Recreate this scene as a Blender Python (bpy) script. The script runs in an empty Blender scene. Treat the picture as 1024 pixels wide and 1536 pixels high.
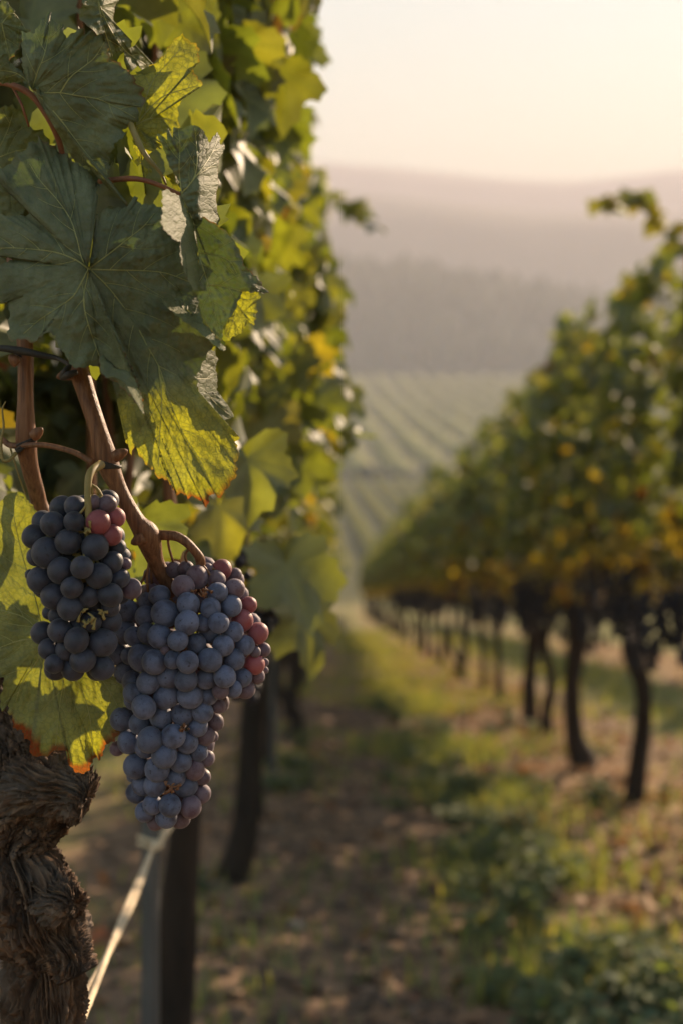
import bpy, bmesh, math, random
import numpy as np
from mathutils import Vector, Matrix, noise as mnoise

scene = bpy.context.scene
COL = scene.collection
R = math.radians
F = 50.0 / 36.0 * 1536.0

# ------------------------------------------------------------------ camera
cam_data = bpy.data.cameras.new("camera")
cam = bpy.data.objects.new("camera", cam_data)
COL.objects.link(cam)
scene.camera = cam
cam.location = (0, 0, 0)
cam.rotation_euler = (R(90), 0, 0)
cam_data.sensor_width = 36.0
cam_data.lens = 50.0
cam_data.shift_x = 12.0 / 1536.0
cam_data.shift_y = -208.0 / 1536.0
cam_data.clip_start = 0.02
cam_data.clip_end = 6000.0
cam_data.dof.use_dof = True
cam_data.dof.focus_distance = 0.915
cam_data.dof.aperture_fstop = 5.0

# ------------------------------------------------------------------ light
SUN_EL, SUN_AZ = R(21.0), R(32.0)
sun_dir = Vector((math.sin(SUN_AZ) * math.cos(SUN_EL), math.cos(SUN_AZ) * math.cos(SUN_EL), math.sin(SUN_EL)))
world = bpy.data.worlds.new("World")
scene.world = world
world.use_nodes = True
wn = world.node_tree.nodes
wl = world.node_tree.links
wn.clear()
sky = wn.new("ShaderNodeTexSky")
sky.sky_type = 'NISHITA'
sky.sun_disc = False
sky.sun_elevation = SUN_EL
sky.sun_rotation = SUN_AZ
sky.air_density = 2.0
sky.dust_density = 0.2
sky.ozone_density = 3.0
bg = wn.new("ShaderNodeBackground")
bg.inputs[1].default_value = 0.05
wo = wn.new("ShaderNodeOutputWorld")
wl.new(sky.outputs[0], bg.inputs[0])
wl.new(bg.outputs[0], wo.inputs[0])

sl = bpy.data.lights.new("sun", 'SUN')
sl.energy = 5.0
sl.angle = R(0.5)
sl.color = (1.0, 0.74, 0.50)
so = bpy.data.objects.new("sun", sl)
COL.objects.link(so)
so.rotation_mode = 'QUATERNION'
so.rotation_quaternion = sun_dir.to_track_quat('Z', 'Y')
so.location = (20, 20, 40)

scene.view_settings.view_transform = 'Standard'
scene.view_settings.look = 'None'
scene.view_settings.exposure = 1.88
scene.view_settings.gamma = 1.0
scene.render.engine = 'CYCLES'
scene.cycles.use_denoising = True
scene.cycles.max_bounces = 8
scene.cycles.diffuse_bounces = 4
scene.cycles.transmission_bounces = 5
scene.cycles.volume_bounces = 2
scene.cycles.sample_clamp_indirect = 6.0

# ------------------------------------------------------------------ helpers
def P(px, py, Y):
    """a point of the place that lies at depth Y behind pixel (px, py) of the 1024x1536 photograph"""
    return ((px - 500.0) / F * Y, Y, (560.0 - py) / F * Y)

def setp(o, label=None, cat=None, group=None, kind=None):
    if label: o["label"] = label
    if cat: o["category"] = cat
    if group: o["group"] = group
    if kind: o["kind"] = kind
    return o

def empty(name, loc, label, cat, group=None):
    o = bpy.data.objects.new(name, None)
    o.empty_display_size = 0.05
    COL.objects.link(o)
    o.location = loc
    return setp(o, label, cat, group)

def make_mesh(name, verts, faces, mats, mat_idx=None, attrs=None, smooth=True):
    me = bpy.data.meshes.new(name)
    v = np.asarray(verts, dtype=np.float64).reshape(-1, 3)
    if isinstance(faces, np.ndarray):
        n, k = faces.shape
        me.vertices.add(len(v))
        me.vertices.foreach_set("co", v.ravel())
        me.loops.add(n * k)
        me.loops.foreach_set("vertex_index", faces.ravel().astype(np.int32))
        me.polygons.add(n)
        me.polygons.foreach_set("loop_start", np.arange(0, n * k, k, dtype=np.int32))
        me.polygons.foreach_set("loop_total", np.full(n, k, dtype=np.int32))
        me.update(calc_edges=True)
    else:
        me.from_pydata([tuple(a) for a in v], [], [tuple(f) for f in faces])
    for m in mats:
        me.materials.append(m)
    if mat_idx is not None:
        me.polygons.foreach_set("material_index", np.asarray(mat_idx, dtype=np.int32))
    if smooth:
        me.polygons.foreach_set("use_smooth", np.ones(len(me.polygons), dtype=bool))
    for k, a in (attrs or {}).items():
        a = np.asarray(a, dtype=np.float64)
        if a.ndim == 2:
            at = me.attributes.new(k, 'FLOAT_VECTOR', 'POINT')
            at.data.foreach_set("vector", a.ravel())
        else:
            at = me.attributes.new(k, 'FLOAT', 'POINT')
            at.data.foreach_set("value", a)
    me.validate()
    me.update()
    return me

def link(name, me, parent=None, loc=None):
    o = bpy.data.objects.new(name, me)
    COL.objects.link(o)
    if parent is not None:
        o.parent = parent
    if loc is not None:
        o.location = loc
    return o

class MB:
    """collects pieces that make up ONE part"""
    def __init__(s):
        s.v, s.f, s.mi, s.at, s.n = [], [], [], {}, 0
    def add(s, v, f, mi=0, **attrs):
        v = np.asarray(v, dtype=float).reshape(-1, 3)
        tri = np.asarray(f)
        if tri.shape[1] == 4:
            tri = np.concatenate([tri[:, [0, 1, 2]], tri[:, [0, 2, 3]]])
        s.v.append(v); s.f.append(tri + s.n); s.mi.append(np.full(len(tri), mi))
        for k in set(s.at) | set(attrs):
            if k not in s.at:
                s.at[k] = []
            a = attrs.get(k, 0.0)
            if k in ('leafco',):
                a = np.zeros((len(v), 3)) + a
            else:
                a = np.zeros(len(v)) + a
            while sum(len(q) for q in s.at[k]) < s.n:
                miss = s.n - sum(len(q) for q in s.at[k])
                s.at[k].append(np.zeros((miss, 3)) if k == 'leafco' else np.zeros(miss))
            s.at[k].append(a)
        s.n += len(v)
    def mesh(s, name, mats, off=(0, 0, 0), smooth=True):
        v = np.concatenate(s.v) - np.asarray(off)
        at = {k: np.concatenate(a) for k, a in s.at.items()}
        return make_mesh(name, v, np.concatenate(s.f), mats, np.concatenate(s.mi), at, smooth)
    def build(s, name, mats, parent=None, off=(0, 0, 0), smooth=True):
        return link(name, s.mesh(name, mats, off, smooth), parent)

def smooth_path(pts, n):
    """Catmull-Rom through rows of pts (any number of columns)"""
    p = np.asarray(pts, dtype=float)
    p = np.vstack([2 * p[0] - p[1], p, 2 * p[-1] - p[-2]])
    m = len(p) - 3
    out = []
    for t in np.linspace(0, m - 1e-6, n):
        i = int(t); u = t - i
        a, b, c, d = p[i], p[i + 1], p[i + 2], p[i + 3]
        out.append(0.5 * ((2 * b) + (-a + c) * u + (2 * a - 5 * b + 4 * c - d) * u * u + (-a + 3 * b - 3 * c + d) * u ** 3))
    return np.array(out)

def tube(path, radii, sides=8, caps=True, disp=None):
    path = np.asarray(path, dtype=float)
    n = len(path)
    radii = np.zeros(n) + np.asarray(radii, dtype=float)
    tan = np.gradient(path, axis=0)
    tan /= np.linalg.norm(tan, axis=1)[:, None] + 1e-12
    ref = np.array([0.0, 0.0, 1.0]) if abs(tan[0][2]) < 0.8 else np.array([0.0, 1.0, 0.0])
    V = np.zeros((n, sides, 3))
    nrm = np.cross(tan[0], ref); nrm /= np.linalg.norm(nrm)
    ang = np.linspace(0, 2 * math.pi, sides, endpoint=False)
    for i in range(n):
        nrm = nrm - tan[i] * np.dot(nrm, tan[i]); nrm /= np.linalg.norm(nrm)
        bi = np.cross(tan[i], nrm)
        d = np.cos(ang)[:, None] * nrm + np.sin(ang)[:, None] * bi
        rr = radii[i] * (1.0 if disp is None else disp(i / (n - 1), ang))
        V[i] = path[i] + d * (rr[:, None] if isinstance(rr, np.ndarray) else rr)
    i, j = np.meshgrid(np.arange(n - 1), np.arange(sides), indexing='ij')
    j2 = (j + 1) % sides
    fq = np.stack([i * sides + j, i * sides + j2, (i + 1) * sides + j2, (i + 1) * sides + j], -1).reshape(-1, 4)
    fq = fq[:, ::-1]
    tri = np.concatenate([fq[:, [0, 1, 2]], fq[:, [0, 2, 3]]])
    V = V.reshape(-1, 3)
    if caps:
        V = np.vstack([V, path[0], path[-1]])
        a, b = n * sides, n * sides + 1
        jj = np.arange(sides); j2 = (jj + 1) % sides
        c0 = np.stack([np.full(sides, a), jj, j2], -1)
        o = (n - 1) * sides
        c1 = np.stack([np.full(sides, b), o + j2, o + jj], -1)
        tri = np.concatenate([tri, c0, c1])
    return V, tri

class Waves:
    """cheap smooth noise: a sum of sines, vectorised"""
    def __init__(s, seed, dims, freq, n=10, spread=0.6):
        r = np.random.RandomState(seed)
        d = r.normal(size=(n, dims)); d /= np.linalg.norm(d, axis=1)[:, None]
        s.k = d * (freq * (1 + spread * r.uniform(-1, 1, n)))[:, None]
        s.p = r.uniform(0, 6.28, n)
    def __call__(s, *c):
        x = np.stack([np.asarray(a, dtype=float) for a in c], -1)
        return np.sin(x @ s.k.T + s.p).sum(-1) / math.sqrt(len(s.p) / 2.0)

# ------------------------------------------------------------------ materials
def mat(name):
    m = bpy.data.materials.new(name)
    m.use_nodes = True
    m.node_tree.nodes.clear()
    return m, m.node_tree.nodes, m.node_tree.links

def nd(ns, t, **kw):
    n = ns.new(t)
    for k, v in kw.items():
        setattr(n, k, v)
    return n

def mixc(ns, ls, fac, a, b, blend='MIX'):
    n = ns.new("ShaderNodeMix"); n.data_type = 'RGBA'; n.blend_type = blend
    for idx, v in ((0, fac), (6, a), (7, b)):
        if hasattr(v, 'is_output') or isinstance(v, bpy.types.NodeSocket):
            ls.new(v, n.inputs[idx])
        else:
            n.inputs[idx].default_value = v if idx == 0 else (*v, 1.0)
    return n.outputs[2]

def ramp(ns, ls, src, stops, interp='LINEAR'):
    n = ns.new("ShaderNodeValToRGB")
    n.color_ramp.interpolation = interp
    e = n.color_ramp.elements
    while len(e) < len(stops): e.new(0.5)
    for q, (pos, c) in zip(e, stops):
        q.position = pos
        q.color = (c, c, c, 1) if isinstance(c, (int, float)) else (*c, 1)
    ls.new(src, n.inputs[0])
    return n.outputs[0]

def noise_tex(ns, ls, vec, scale, detail=4, rough=0.55, dist=0.0):
    n = ns.new("ShaderNodeTexNoise")
    n.inputs['Scale'].default_value = scale
    n.inputs['Detail'].default_value = detail
    n.inputs['Roughness'].default_value = rough
    n.inputs['Distortion'].default_value = dist
    if vec is not None: ls.new(vec, n.inputs['Vector'])
    return n

def leaf_material(name, green, yellow, tgreen, tyellow, mixf=0.42, detail=True, rough=0.42, spec=0.5):
    m, ns, ls = mat(name)
    out = nd(ns, "ShaderNodeOutputMaterial")
    au = nd(ns, "ShaderNodeAttribute", attribute_name="autumn").outputs['Fac']
    sc = nd(ns, "ShaderNodeAttribute", attribute_name="scorch").outputs['Fac']
    co = nd(ns, "ShaderNodeAttribute", attribute_name="leafco").outputs['Vector']
    base = mixc(ns, ls, au, green, yellow)
    base = mixc(ns, ls, sc, base, (0.16, 0.040, 0.014))
    tr = mixc(ns, ls, au, tgreen, tyellow)
    tr = mixc(ns, ls, sc, tr, (0.42, 0.085, 0.015))
    nz = noise_tex(ns, ls, co, 3.0, 5, 0.6)
    var = ramp(ns, ls, nz.outputs['Fac'], [(0.3, 0.62), (0.7, 1.2)])
    base = mixc(ns, ls, 1.0, base, var, 'MULTIPLY')
    tr = mixc(ns, ls, 1.0, tr, var, 'MULTIPLY')
    pr = nd(ns, "ShaderNodeBsdfPrincipled")
    pr.inputs['Roughness'].default_value = rough
    pr.inputs['Specular IOR Level'].default_value = spec
    tl = nd(ns, "ShaderNodeBsdfTranslucent")
    th_ = nd(ns, "ShaderNodeAttribute", attribute_name="thick").outputs['Fac']
    tr = mixc(ns, ls, 1.0, tr, ramp(ns, ls, th_, [(0.0, 0.40), (1.0, 1.2)]), 'MULTIPLY')
    rb = nd(ns, "ShaderNodeAttribute", attribute_name="rib").outputs['Fac']
    base = mixc(ns, ls, rb, base, (0.26, 0.27, 0.12))
    rbm = nd(ns, "ShaderNodeMath", operation='MULTIPLY'); ls.new(rb, rbm.inputs[0]); rbm.inputs[1].default_value = 0.5
    tr = mixc(ns, ls, rbm.outputs[0], tr, (0.10, 0.14, 0.01))
    if detail:
        vo = nd(ns, "ShaderNodeTexVoronoi", feature='DISTANCE_TO_EDGE')
        dis = noise_tex(ns, ls, co, 9.0, 3)
        mv = ns.new("ShaderNodeMix"); mv.data_type = 'VECTOR'
        mv.inputs[0].default_value = 0.035
        ls.new(co, mv.inputs[4]); ls.new(dis.outputs['Color'], mv.inputs[5])
        ls.new(mv.outputs[1], vo.inputs['Vector'])
        vo.inputs['Scale'].default_value = 19.0
        net = ramp(ns, ls, vo.outputs['Distance'], [(0.0, 0.0), (0.13, 1.0)])
        base = mixc(ns, ls, net, mixc(ns, ls, 0.25, base, (0.14, 0.17, 0.06)), base)
        trn = mixc(ns, ls, 0.42, tr, (0.06, 0.11, 0.01))
        tr = mixc(ns, ls, net, trn, tr)
        vo2 = nd(ns, "ShaderNodeTexVoronoi", feature='DISTANCE_TO_EDGE')
        vo2.inputs['Scale'].default_value = 45.0
        ls.new(mv.outputs[1], vo2.inputs['Vector'])
        h2 = ramp(ns, ls, vo2.outputs['Distance'], [(0.0, 0.0), (0.25, 1.0)])
        ad = nd(ns, "ShaderNodeMath", operation='MULTIPLY_ADD')
        ls.new(h2, ad.inputs[0]); ad.inputs[1].default_value = 0.35; ls.new(net, ad.inputs[2])
        bp = nd(ns, "ShaderNodeBump")
        bp.inputs['Strength'].default_value = 0.35
        bp.inputs['Distance'].default_value = 0.0006
        ls.new(ad.outputs[0], bp.inputs['Height'])
        ls.new(bp.outputs[0], pr.inputs['Normal'])
        ls.new(bp.outputs[0], tl.inputs['Normal'])
        # dust and small spots that lie on the leaf
        sp = noise_tex(ns, ls, co, 60.0, 2)
        spm = ramp(ns, ls, sp.outputs['Fac'], [(0.70, 0.0), (0.76, 1.0)])
        base = mixc(ns, ls, spm, base, (0.12, 0.13, 0.09))
    ls.new(base, pr.inputs['Base Color'])
    ls.new(tr, tl.inputs['Color'])
    mx = nd(ns, "ShaderNodeMixShader")
    mx.inputs[0].default_value = mixf
    ls.new(pr.outputs[0], mx.inputs[1]); ls.new(tl.outputs[0], mx.inputs[2])
    ls.new(mx.outputs[0], out.inputs[0])
    return m

M_LEAF = leaf_material("vine leaf close", (0.215, 0.235, 0.142), (0.27, 0.26, 0.06), (0.050, 0.070, 0.010), (0.76, 0.74, 0.02), 0.40, rough=0.62, spec=0.12)
M_CANOPY = leaf_material("vine leaf", (0.165, 0.195, 0.130), (0.34, 0.28, 0.07), (0.26, 0.32, 0.015), (0.88, 0.58, 0.02), 0.38, detail=False, rough=0.52, spec=0.25)
M_WEED = leaf_material("weed leaf", (0.125, 0.170, 0.095), (0.38, 0.33, 0.10), (0.24, 0.30, 0.04), (0.65, 0.52, 0.06), 0.35, detail=False, rough=0.7, spec=0.15)

def simple_mat(name, c1, c2, scale, rough=0.7, bump=0.3, dist=0.002, stretch=None, spec=0.3, metal=0.0):
    m, ns, ls = mat(name)
    out = nd(ns, "ShaderNodeOutputMaterial")
    tc = nd(ns, "ShaderNodeTexCoord").outputs['Object']
    if stretch:
        mp = nd(ns, "ShaderNodeMapping"); mp.inputs['Scale'].default_value = stretch
        ls.new(tc, mp.inputs[0]); tc = mp.outputs[0]
    nz = noise_tex(ns, ls, tc, scale, 6, 0.62)
    col = ramp(ns, ls, nz.outputs['Fac'], [(0.3, c1), (0.7, c2)])
    pr = nd(ns, "ShaderNodeBsdfPrincipled")
    pr.inputs['Roughness'].default_value = rough
    pr.inputs['Metallic'].default_value = metal
    pr.inputs['Specular IOR Level'].default_value = spec
    ls.new(col, pr.inputs['Base Color'])
    bp = nd(ns, "ShaderNodeBump")
    bp.inputs['Strength'].default_value = bump; bp.inputs['Distance'].default_value = dist
    ls.new(nz.outputs['Fac'], bp.inputs['Height']); ls.new(bp.outputs[0], pr.inputs['Normal'])
    ls.new(pr.outputs[0], out.inputs[0])
    return m

M_VEIN = simple_mat("leaf vein", (0.26, 0.27, 0.10), (0.34, 0.33, 0.12), 60, 0.5, 0.1, 0.0003)
M_CANE = simple_mat("vine cane", (0.085, 0.034, 0.018), (0.27, 0.125, 0.06), 430, 0.5, 0.9, 0.0012, (1, 1, 0.035))
M_STEM = simple_mat("green stem", (0.20, 0.16, 0.05), (0.30, 0.22, 0.08), 70, 0.55, 0.3, 0.0006)
M_PETI = simple_mat("red petiole", (0.16, 0.05, 0.03), (0.28, 0.12, 0.05), 60, 0.5, 0.2, 0.0005)
M_TRUNK = simple_mat("row trunk bark", (0.010, 0.007, 0.005), (0.045, 0.029, 0.020), 22, 0.9, 1.0, 0.012, (1, 1, 0.25))
M_TIE = simple_mat("dark tie", (0.02, 0.018, 0.017), (0.05, 0.045, 0.04), 80, 0.6, 0.3, 0.0005)
M_POST = simple_mat("galvanised steel", (0.075, 0.075, 0.078), (0.13, 0.13, 0.132), 30, 0.55, 0.15, 0.001, (1, 1, 0.2), 0.4, 0.2)
M_WIRE = simple_mat("steel wire", (0.22, 0.21, 0.20), (0.32, 0.31, 0.30), 30, 0.45, 0.1, 0.0005, None, 0.5, 0.7)
M_CORD = simple_mat("pale straw_tone cord", (0.55, 0.43, 0.28), (0.75, 0.63, 0.45), 120, 0.8, 0.5, 0.001, (1, 0.15, 1))
M_STONE = simple_mat("pale stone", (0.22, 0.17, 0.13), (0.36, 0.29, 0.23), 25, 0.85, 0.5, 0.004)

def bark_material():
    m, ns, ls = mat("old gnarled bark")
    out = nd(ns, "ShaderNodeOutputMaterial")
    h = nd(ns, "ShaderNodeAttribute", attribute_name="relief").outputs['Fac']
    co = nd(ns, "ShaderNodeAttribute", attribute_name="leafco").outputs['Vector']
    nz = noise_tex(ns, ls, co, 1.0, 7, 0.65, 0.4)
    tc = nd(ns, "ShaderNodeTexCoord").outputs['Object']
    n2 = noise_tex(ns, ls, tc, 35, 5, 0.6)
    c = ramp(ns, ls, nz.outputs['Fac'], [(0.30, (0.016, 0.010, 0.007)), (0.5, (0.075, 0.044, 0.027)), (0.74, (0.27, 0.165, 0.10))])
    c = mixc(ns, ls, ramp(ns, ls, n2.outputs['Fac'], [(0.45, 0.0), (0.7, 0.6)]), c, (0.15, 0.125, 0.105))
    pr = nd(ns, "ShaderNodeBsdfPrincipled")
    pr.inputs['Roughness'].default_value = 0.85
    pr.inputs['Specular IOR Level'].default_value = 0.25
    ls.new(c, pr.inputs['Base Color'])
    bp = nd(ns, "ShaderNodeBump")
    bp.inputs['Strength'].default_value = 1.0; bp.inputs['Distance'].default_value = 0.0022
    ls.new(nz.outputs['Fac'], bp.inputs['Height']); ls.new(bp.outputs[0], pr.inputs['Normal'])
    ls.new(pr.outputs[0], out.inputs[0])
    return m
M_BARK = bark_material()

def grape_material(name, dark, bloom, amount):
    m, ns, ls = mat(name)
    out = nd(ns, "ShaderNodeOutputMaterial")
    tc = nd(ns, "ShaderNodeTexCoord").outputs['Object']
    oi = nd(ns, "ShaderNodeObjectInfo")
    ml = nd(ns, "ShaderNodeVectorMath", operation='SCALE')
    cmb = nd(ns, "ShaderNodeCombineXYZ")
    for i in range(3): ls.new(oi.outputs['Random'], cmb.inputs[i])
    ls.new(cmb.outputs[0], ml.inputs[0]); ml.inputs['Scale'].default_value = 37.0
    av = nd(ns, "ShaderNodeVectorMath", operation='ADD')
    ls.new(tc, av.inputs[0]); ls.new(ml.outputs[0], av.inputs[1])
    v = av.outputs[0]
    n1 = noise_tex(ns, ls, v, 1.1, 3, 0.5, 0.3)
    n2 = noise_tex(ns, ls, v, 9.0, 5, 0.65)
    n3 = noise_tex(ns, ls, v, 3.2, 2, 0.5)
    f1 = ramp(ns, ls, n1.outputs['Fac'], [(0.30, amount * 0.30), (0.56, amount)])
    f2 = ramp(ns, ls, n2.outputs['Fac'], [(0.3, 0.80), (0.6, 1.0)])
    f3 = ramp(ns, ls, n3.outputs['Fac'], [(0.27, 0.15), (0.37, 1.0)])
    mu = nd(ns, "ShaderNodeMath", operation='MULTIPLY'); ls.new(f1, mu.inputs[0]); ls.new(f2, mu.inputs[1])
    mu2 = nd(ns, "ShaderNodeMath", operation='MULTIPLY'); ls.new(mu.outputs[0], mu2.inputs[0]); ls.new(f3, mu2.inputs[1])
    col = mixc(ns, ls, mu2.outputs[0], dark, bloom)
    rv = ramp(ns, ls, oi.outputs['Random'], [(0.0, 0.78), (1.0, 1.18)])
    col = mixc(ns, ls, 1.0, col, rv, 'MULTIPLY')
    pr = nd(ns, "ShaderNodeBsdfPrincipled")
    ls.new(col, pr.inputs['Base Color'])
    rr = ramp(ns, ls, mu2.outputs[0], [(0.0, 0.32), (0.7, 0.68)])
    ls.new(rr, pr.inputs['Roughness'])
    pr.inputs['Specular IOR Level'].default_value = 0.35
    pr.inputs['Sheen Weight'].default_value = 0.12
    pr.inputs['Sheen Roughness'].default_value = 0.5
    bp = nd(ns, "ShaderNodeBump")
    bp.inputs['Strength'].default_value = 0.12; bp.inputs['Distance'].default_value = 0.05
    ls.new(n2.outputs['Fac'], bp.inputs['Height']); ls.new(bp.outputs[0], pr.inputs['Normal'])
    ls.new(pr.outputs[0], out.inputs[0])
    return m
M_GRAPE = grape_material("blue grape with bloom", (0.018, 0.014, 0.026), (0.118, 0.136, 0.222), 0.92)
M_GRAPE_D = grape_material("black grape", (0.009, 0.008, 0.013), (0.070, 0.076, 0.118), 0.52)
M_GRAPE_P = grape_material("purple grape", (0.060, 0.020, 0.032), (0.170, 0.130, 0.165), 0.75)
M_GRAPE_R = grape_material("red grape", (0.20, 0.022, 0.030), (0.30, 0.13, 0.14), 0.42)
M_GRAPE_FAR = simple_mat("dark grapes", (0.010, 0.010, 0.018), (0.045, 0.045, 0.065), 40, 0.5, 0.1, 0.001)

# ------------------------------------------------------------------ ground
PROF = np.array([(-120, 17.6), (0, -0.95), (62, -10.54), (80, -12.75), (105, -14.2), (150, -15.1), (210, -16.0),
                 (300, -12.7), (400, -7.4), (480, -0.6), (540, -1.0), (620, -2.0), (2200, -2.0)])
SLOPE = 0.1547
_pY = np.arange(-120, 2200, 2.0)
_pZ = np.interp(_pY, PROF[:, 0], PROF[:, 1])
_k = np.ones(9) / 9.0
_pZs = np.convolve(np.pad(_pZ, 4, mode='edge'), _k, 'valid')
_pZ = np.where((_pY > 50), _pZs, _pZ)
W_g1, W_g2 = Waves(5, 2, 2.1, 8), Waves(6, 2, 9.0, 12)
ROWS = (-3.3, -0.27, 1.33, 4.6)
def gz(x, y):
    x = np.asarray(x, dtype=float); y = np.asarray(y, dtype=float)
    z = np.interp(y, _pY, _pZ)
    near = np.clip(1 - (y - 30) / 30, 0, 1)
    z = z + near * (0.012 * W_g1(x, y) + 0.006 * W_g2(x, y))
    for rx in ROWS[1:]:
        z = z + near * 0.05 * np.exp(-((x - rx) / 0.22) ** 2)
    return z

def ground_material():
    m, ns, ls = mat("vineyard ground")
    out = nd(ns, "ShaderNodeOutputMaterial")
    tc = nd(ns, "ShaderNodeTexCoord").outputs['Object']
    n1 = noise_tex(ns, ls, tc, 1.4, 6, 0.62)
    n2 = noise_tex(ns, ls, tc, 14, 6, 0.68)
    n3 = noise_tex(ns, ls, tc, 0.05, 4, 0.6)
    soil = ramp(ns, ls, n2.outputs['Fac'], [(0.28, (0.085, 0.056, 0.036)), (0.5, (0.21, 0.140, 0.090)), (0.74, (0.40, 0.28, 0.18))])
    sun_band = nd(ns, "ShaderNodeAttribute", attribute_name="sunlit_straw").outputs['Fac']
    dry = mixc(ns, ls, ramp(ns, ls, n1.outputs['Fac'], [(0.45, 0.0), (0.62, 0.6)]), soil, (0.20, 0.135, 0.08))
    dry = mixc(ns, ls, sun_band, dry, ramp(ns, ls, n2.outputs['Fac'], [(0.3, (0.20, 0.125, 0.065)), (0.7, (0.56, 0.38, 0.20))]))  # paler tone painted where sun strikes the ground
    gr = ramp(ns, ls, n2.outputs['Fac'], [(0.3, (0.10, 0.115, 0.038)), (0.7, (0.32, 0.30, 0.11))])
    gm = nd(ns, "ShaderNodeAttribute", attribute_name="green").outputs['Fac']
    ad = nd(ns, "ShaderNodeMath", operation='ADD'); ls.new(gm, ad.inputs[0])
    sb = nd(ns, "ShaderNodeMath", operation='MULTIPLY_ADD'); ls.new(n1.outputs['Fac'], sb.inputs[0]); sb.inputs[1].default_value = 1.6; sb.inputs[2].default_value = -0.8
    ls.new(sb.outputs[0], ad.inputs[1])
    gf = ramp(ns, ls, ad.outputs[0], [(0.35, 0.0), (0.7, 1.0)])
    col = mixc(ns, ls, gf, dry, gr)
    far = nd(ns, "ShaderNodeAttribute", attribute_name="field").outputs['Fac']
    fcol = ramp(ns, ls, n3.outputs['Fac'], [(0.35, (0.060, 0.066, 0.028)), (0.65, (0.11, 0.11, 0.05))])  # dark tone painted in for the shade between the far vine rows
    col = mixc(ns, ls, far, col, fcol)
    pr = nd(ns, "ShaderNodeBsdfPrincipled")
    pr.inputs['Roughness'].default_value = 0.95
    pr.inputs['Specular IOR Level'].default_value = 0.1
    ls.new(col, pr.inputs['Base Color'])
    bp = nd(ns, "ShaderNodeBump")
    bp.inputs['Strength'].default_value = 1.0; bp.inputs['Distance'].default_value = 0.035
    ls.new(n2.outputs['Fac'], bp.inputs['Height']); ls.new(bp.outputs[0], pr.inputs['Normal'])
    ls.new(pr.outputs[0], out.inputs[0])
    return m
M_GROUND = ground_material()

def build_ground():
    ys = np.concatenate([np.arange(-40, 0.5, 4), np.arange(0.5, 12, 0.07), np.arange(12, 30, 0.3), np.arange(30, 110, 2), np.arange(110, 560, 6), np.arange(560, 2001, 60)])
    xs = np.concatenate([np.arange(-1000, -60, 60), np.arange(-60, -8, 4), np.arange(-8, -1.2, 0.4), np.arange(-1.2, 3, 0.07), np.arange(3, 9, 0.4), np.arange(9, 60, 4), np.arange(60, 1001, 60)])
    X, Y = np.meshgrid(xs, ys)
    Z = gz(X, Y)
    n, k = X.shape
    i, j = np.meshgrid(np.arange(n - 1), np.arange(k - 1), indexing='ij')
    f = np.stack([i * k + j, i * k + j + 1, (i + 1) * k + j + 1, (i + 1) * k + j], -1).reshape(-1, 4)
    x = X.ravel(); y = Y.ravel()
    green = np.zeros_like(x)
    green = np.maximum(green, 0.75 * np.exp(-((x - 0.62) / 0.28) ** 2) * np.clip((y - 2.5) / 5, 0.3, 1))
    green = np.maximum(green, 0.95 * np.exp(-((x - 2.9) / 0.85) ** 2))
    green = np.maximum(green, 0.85 * np.exp(-((x + 1.8) / 0.9) ** 2))
    green = np.maximum(green, 0.8 * ((x > 5.2) | (x < -4)))
    green = np.maximum(green, np.clip((y - 14) / 30, 0, 0.55))
    sunlit_straw = np.clip(np.exp(-((x - 1.35) / 0.5) ** 2) + np.exp(-((x - 4.4) / 0.6) ** 2), 0, 1) * 0.85  # brighter bands put the sunlit ground of the right rows into the colour
    field = np.clip((y - 66) / 14, 0, 1)
    me = make_mesh("ground", np.stack([x, y, Z.ravel()], -1), f, [M_GROUND], None, {"green": green, "field": field, "sunlit_straw": sunlit_straw})
    setp(link("ground", me), "sloping vineyard soil with grass strips running down to the valley", None, None, "structure")
build_ground()

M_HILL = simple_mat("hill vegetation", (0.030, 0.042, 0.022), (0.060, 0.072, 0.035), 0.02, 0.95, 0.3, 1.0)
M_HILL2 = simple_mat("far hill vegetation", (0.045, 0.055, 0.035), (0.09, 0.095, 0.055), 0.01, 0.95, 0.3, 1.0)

def ridge_hill(name, Yc, depth, ridge_px, extra_seed, mtl, label, amp=0.04):
    """a real hill: its crest runs at distance Yc with the given crest height, falling off in front and behind"""
    xs = np.linspace(-950, 950, 140)
    ys = np.linspace(Yc - depth, Yc + depth, 44)
    X, Y = np.meshgrid(xs, ys)
    px = 500 + xs / Yc * F
    rp = np.array(ridge_px, dtype=float)
    crest = (560 - np.interp(px, rp[:, 0], rp[:, 1])) / F * Yc
    w = Waves(extra_seed, 2, 0.012, 8)
    t = np.abs(Y - Yc) / depth
    Z = -4 + (crest[None, :] + 4) * (np.cos(np.clip(t, 0, 1) * math.pi) * 0.5 + 0.5) ** 0.8 * (1 + amp * w(X, Y) * (t > 0.02))
    n, k = X.shape
    i, j = np.meshgrid(np.arange(n - 1), np.arange(k - 1), indexing='ij')
    f = np.stack([i * k + j, i * k + j + 1, (i + 1) * k + j + 1, (i + 1) * k + j], -1).reshape(-1, 4)
    o = link(name, make_mesh(name, np.stack([X.ravel(), Y.ravel(), Z.ravel()], -1), f, [mtl]))
    setp(o, label, None, None, "structure")
    return lambda x, y: -4 + ((560 - np.interp(500 + x / Yc * F, rp[:, 0], rp[:, 1])) / F * Yc + 4) * (np.cos(np.clip(abs(y - Yc) / depth, 0, 1) * math.pi) * 0.5 + 0.5) ** 0.8
hz1 = ridge_hill("wooded_hill", 640, 130, [(-2500, 470), (0, 400), (500, 418), (620, 432), (760, 455), (900, 480), (1200, 510), (3500, 470)], 21, M_HILL, "dark wooded hill rising behind the far fields")
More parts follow.
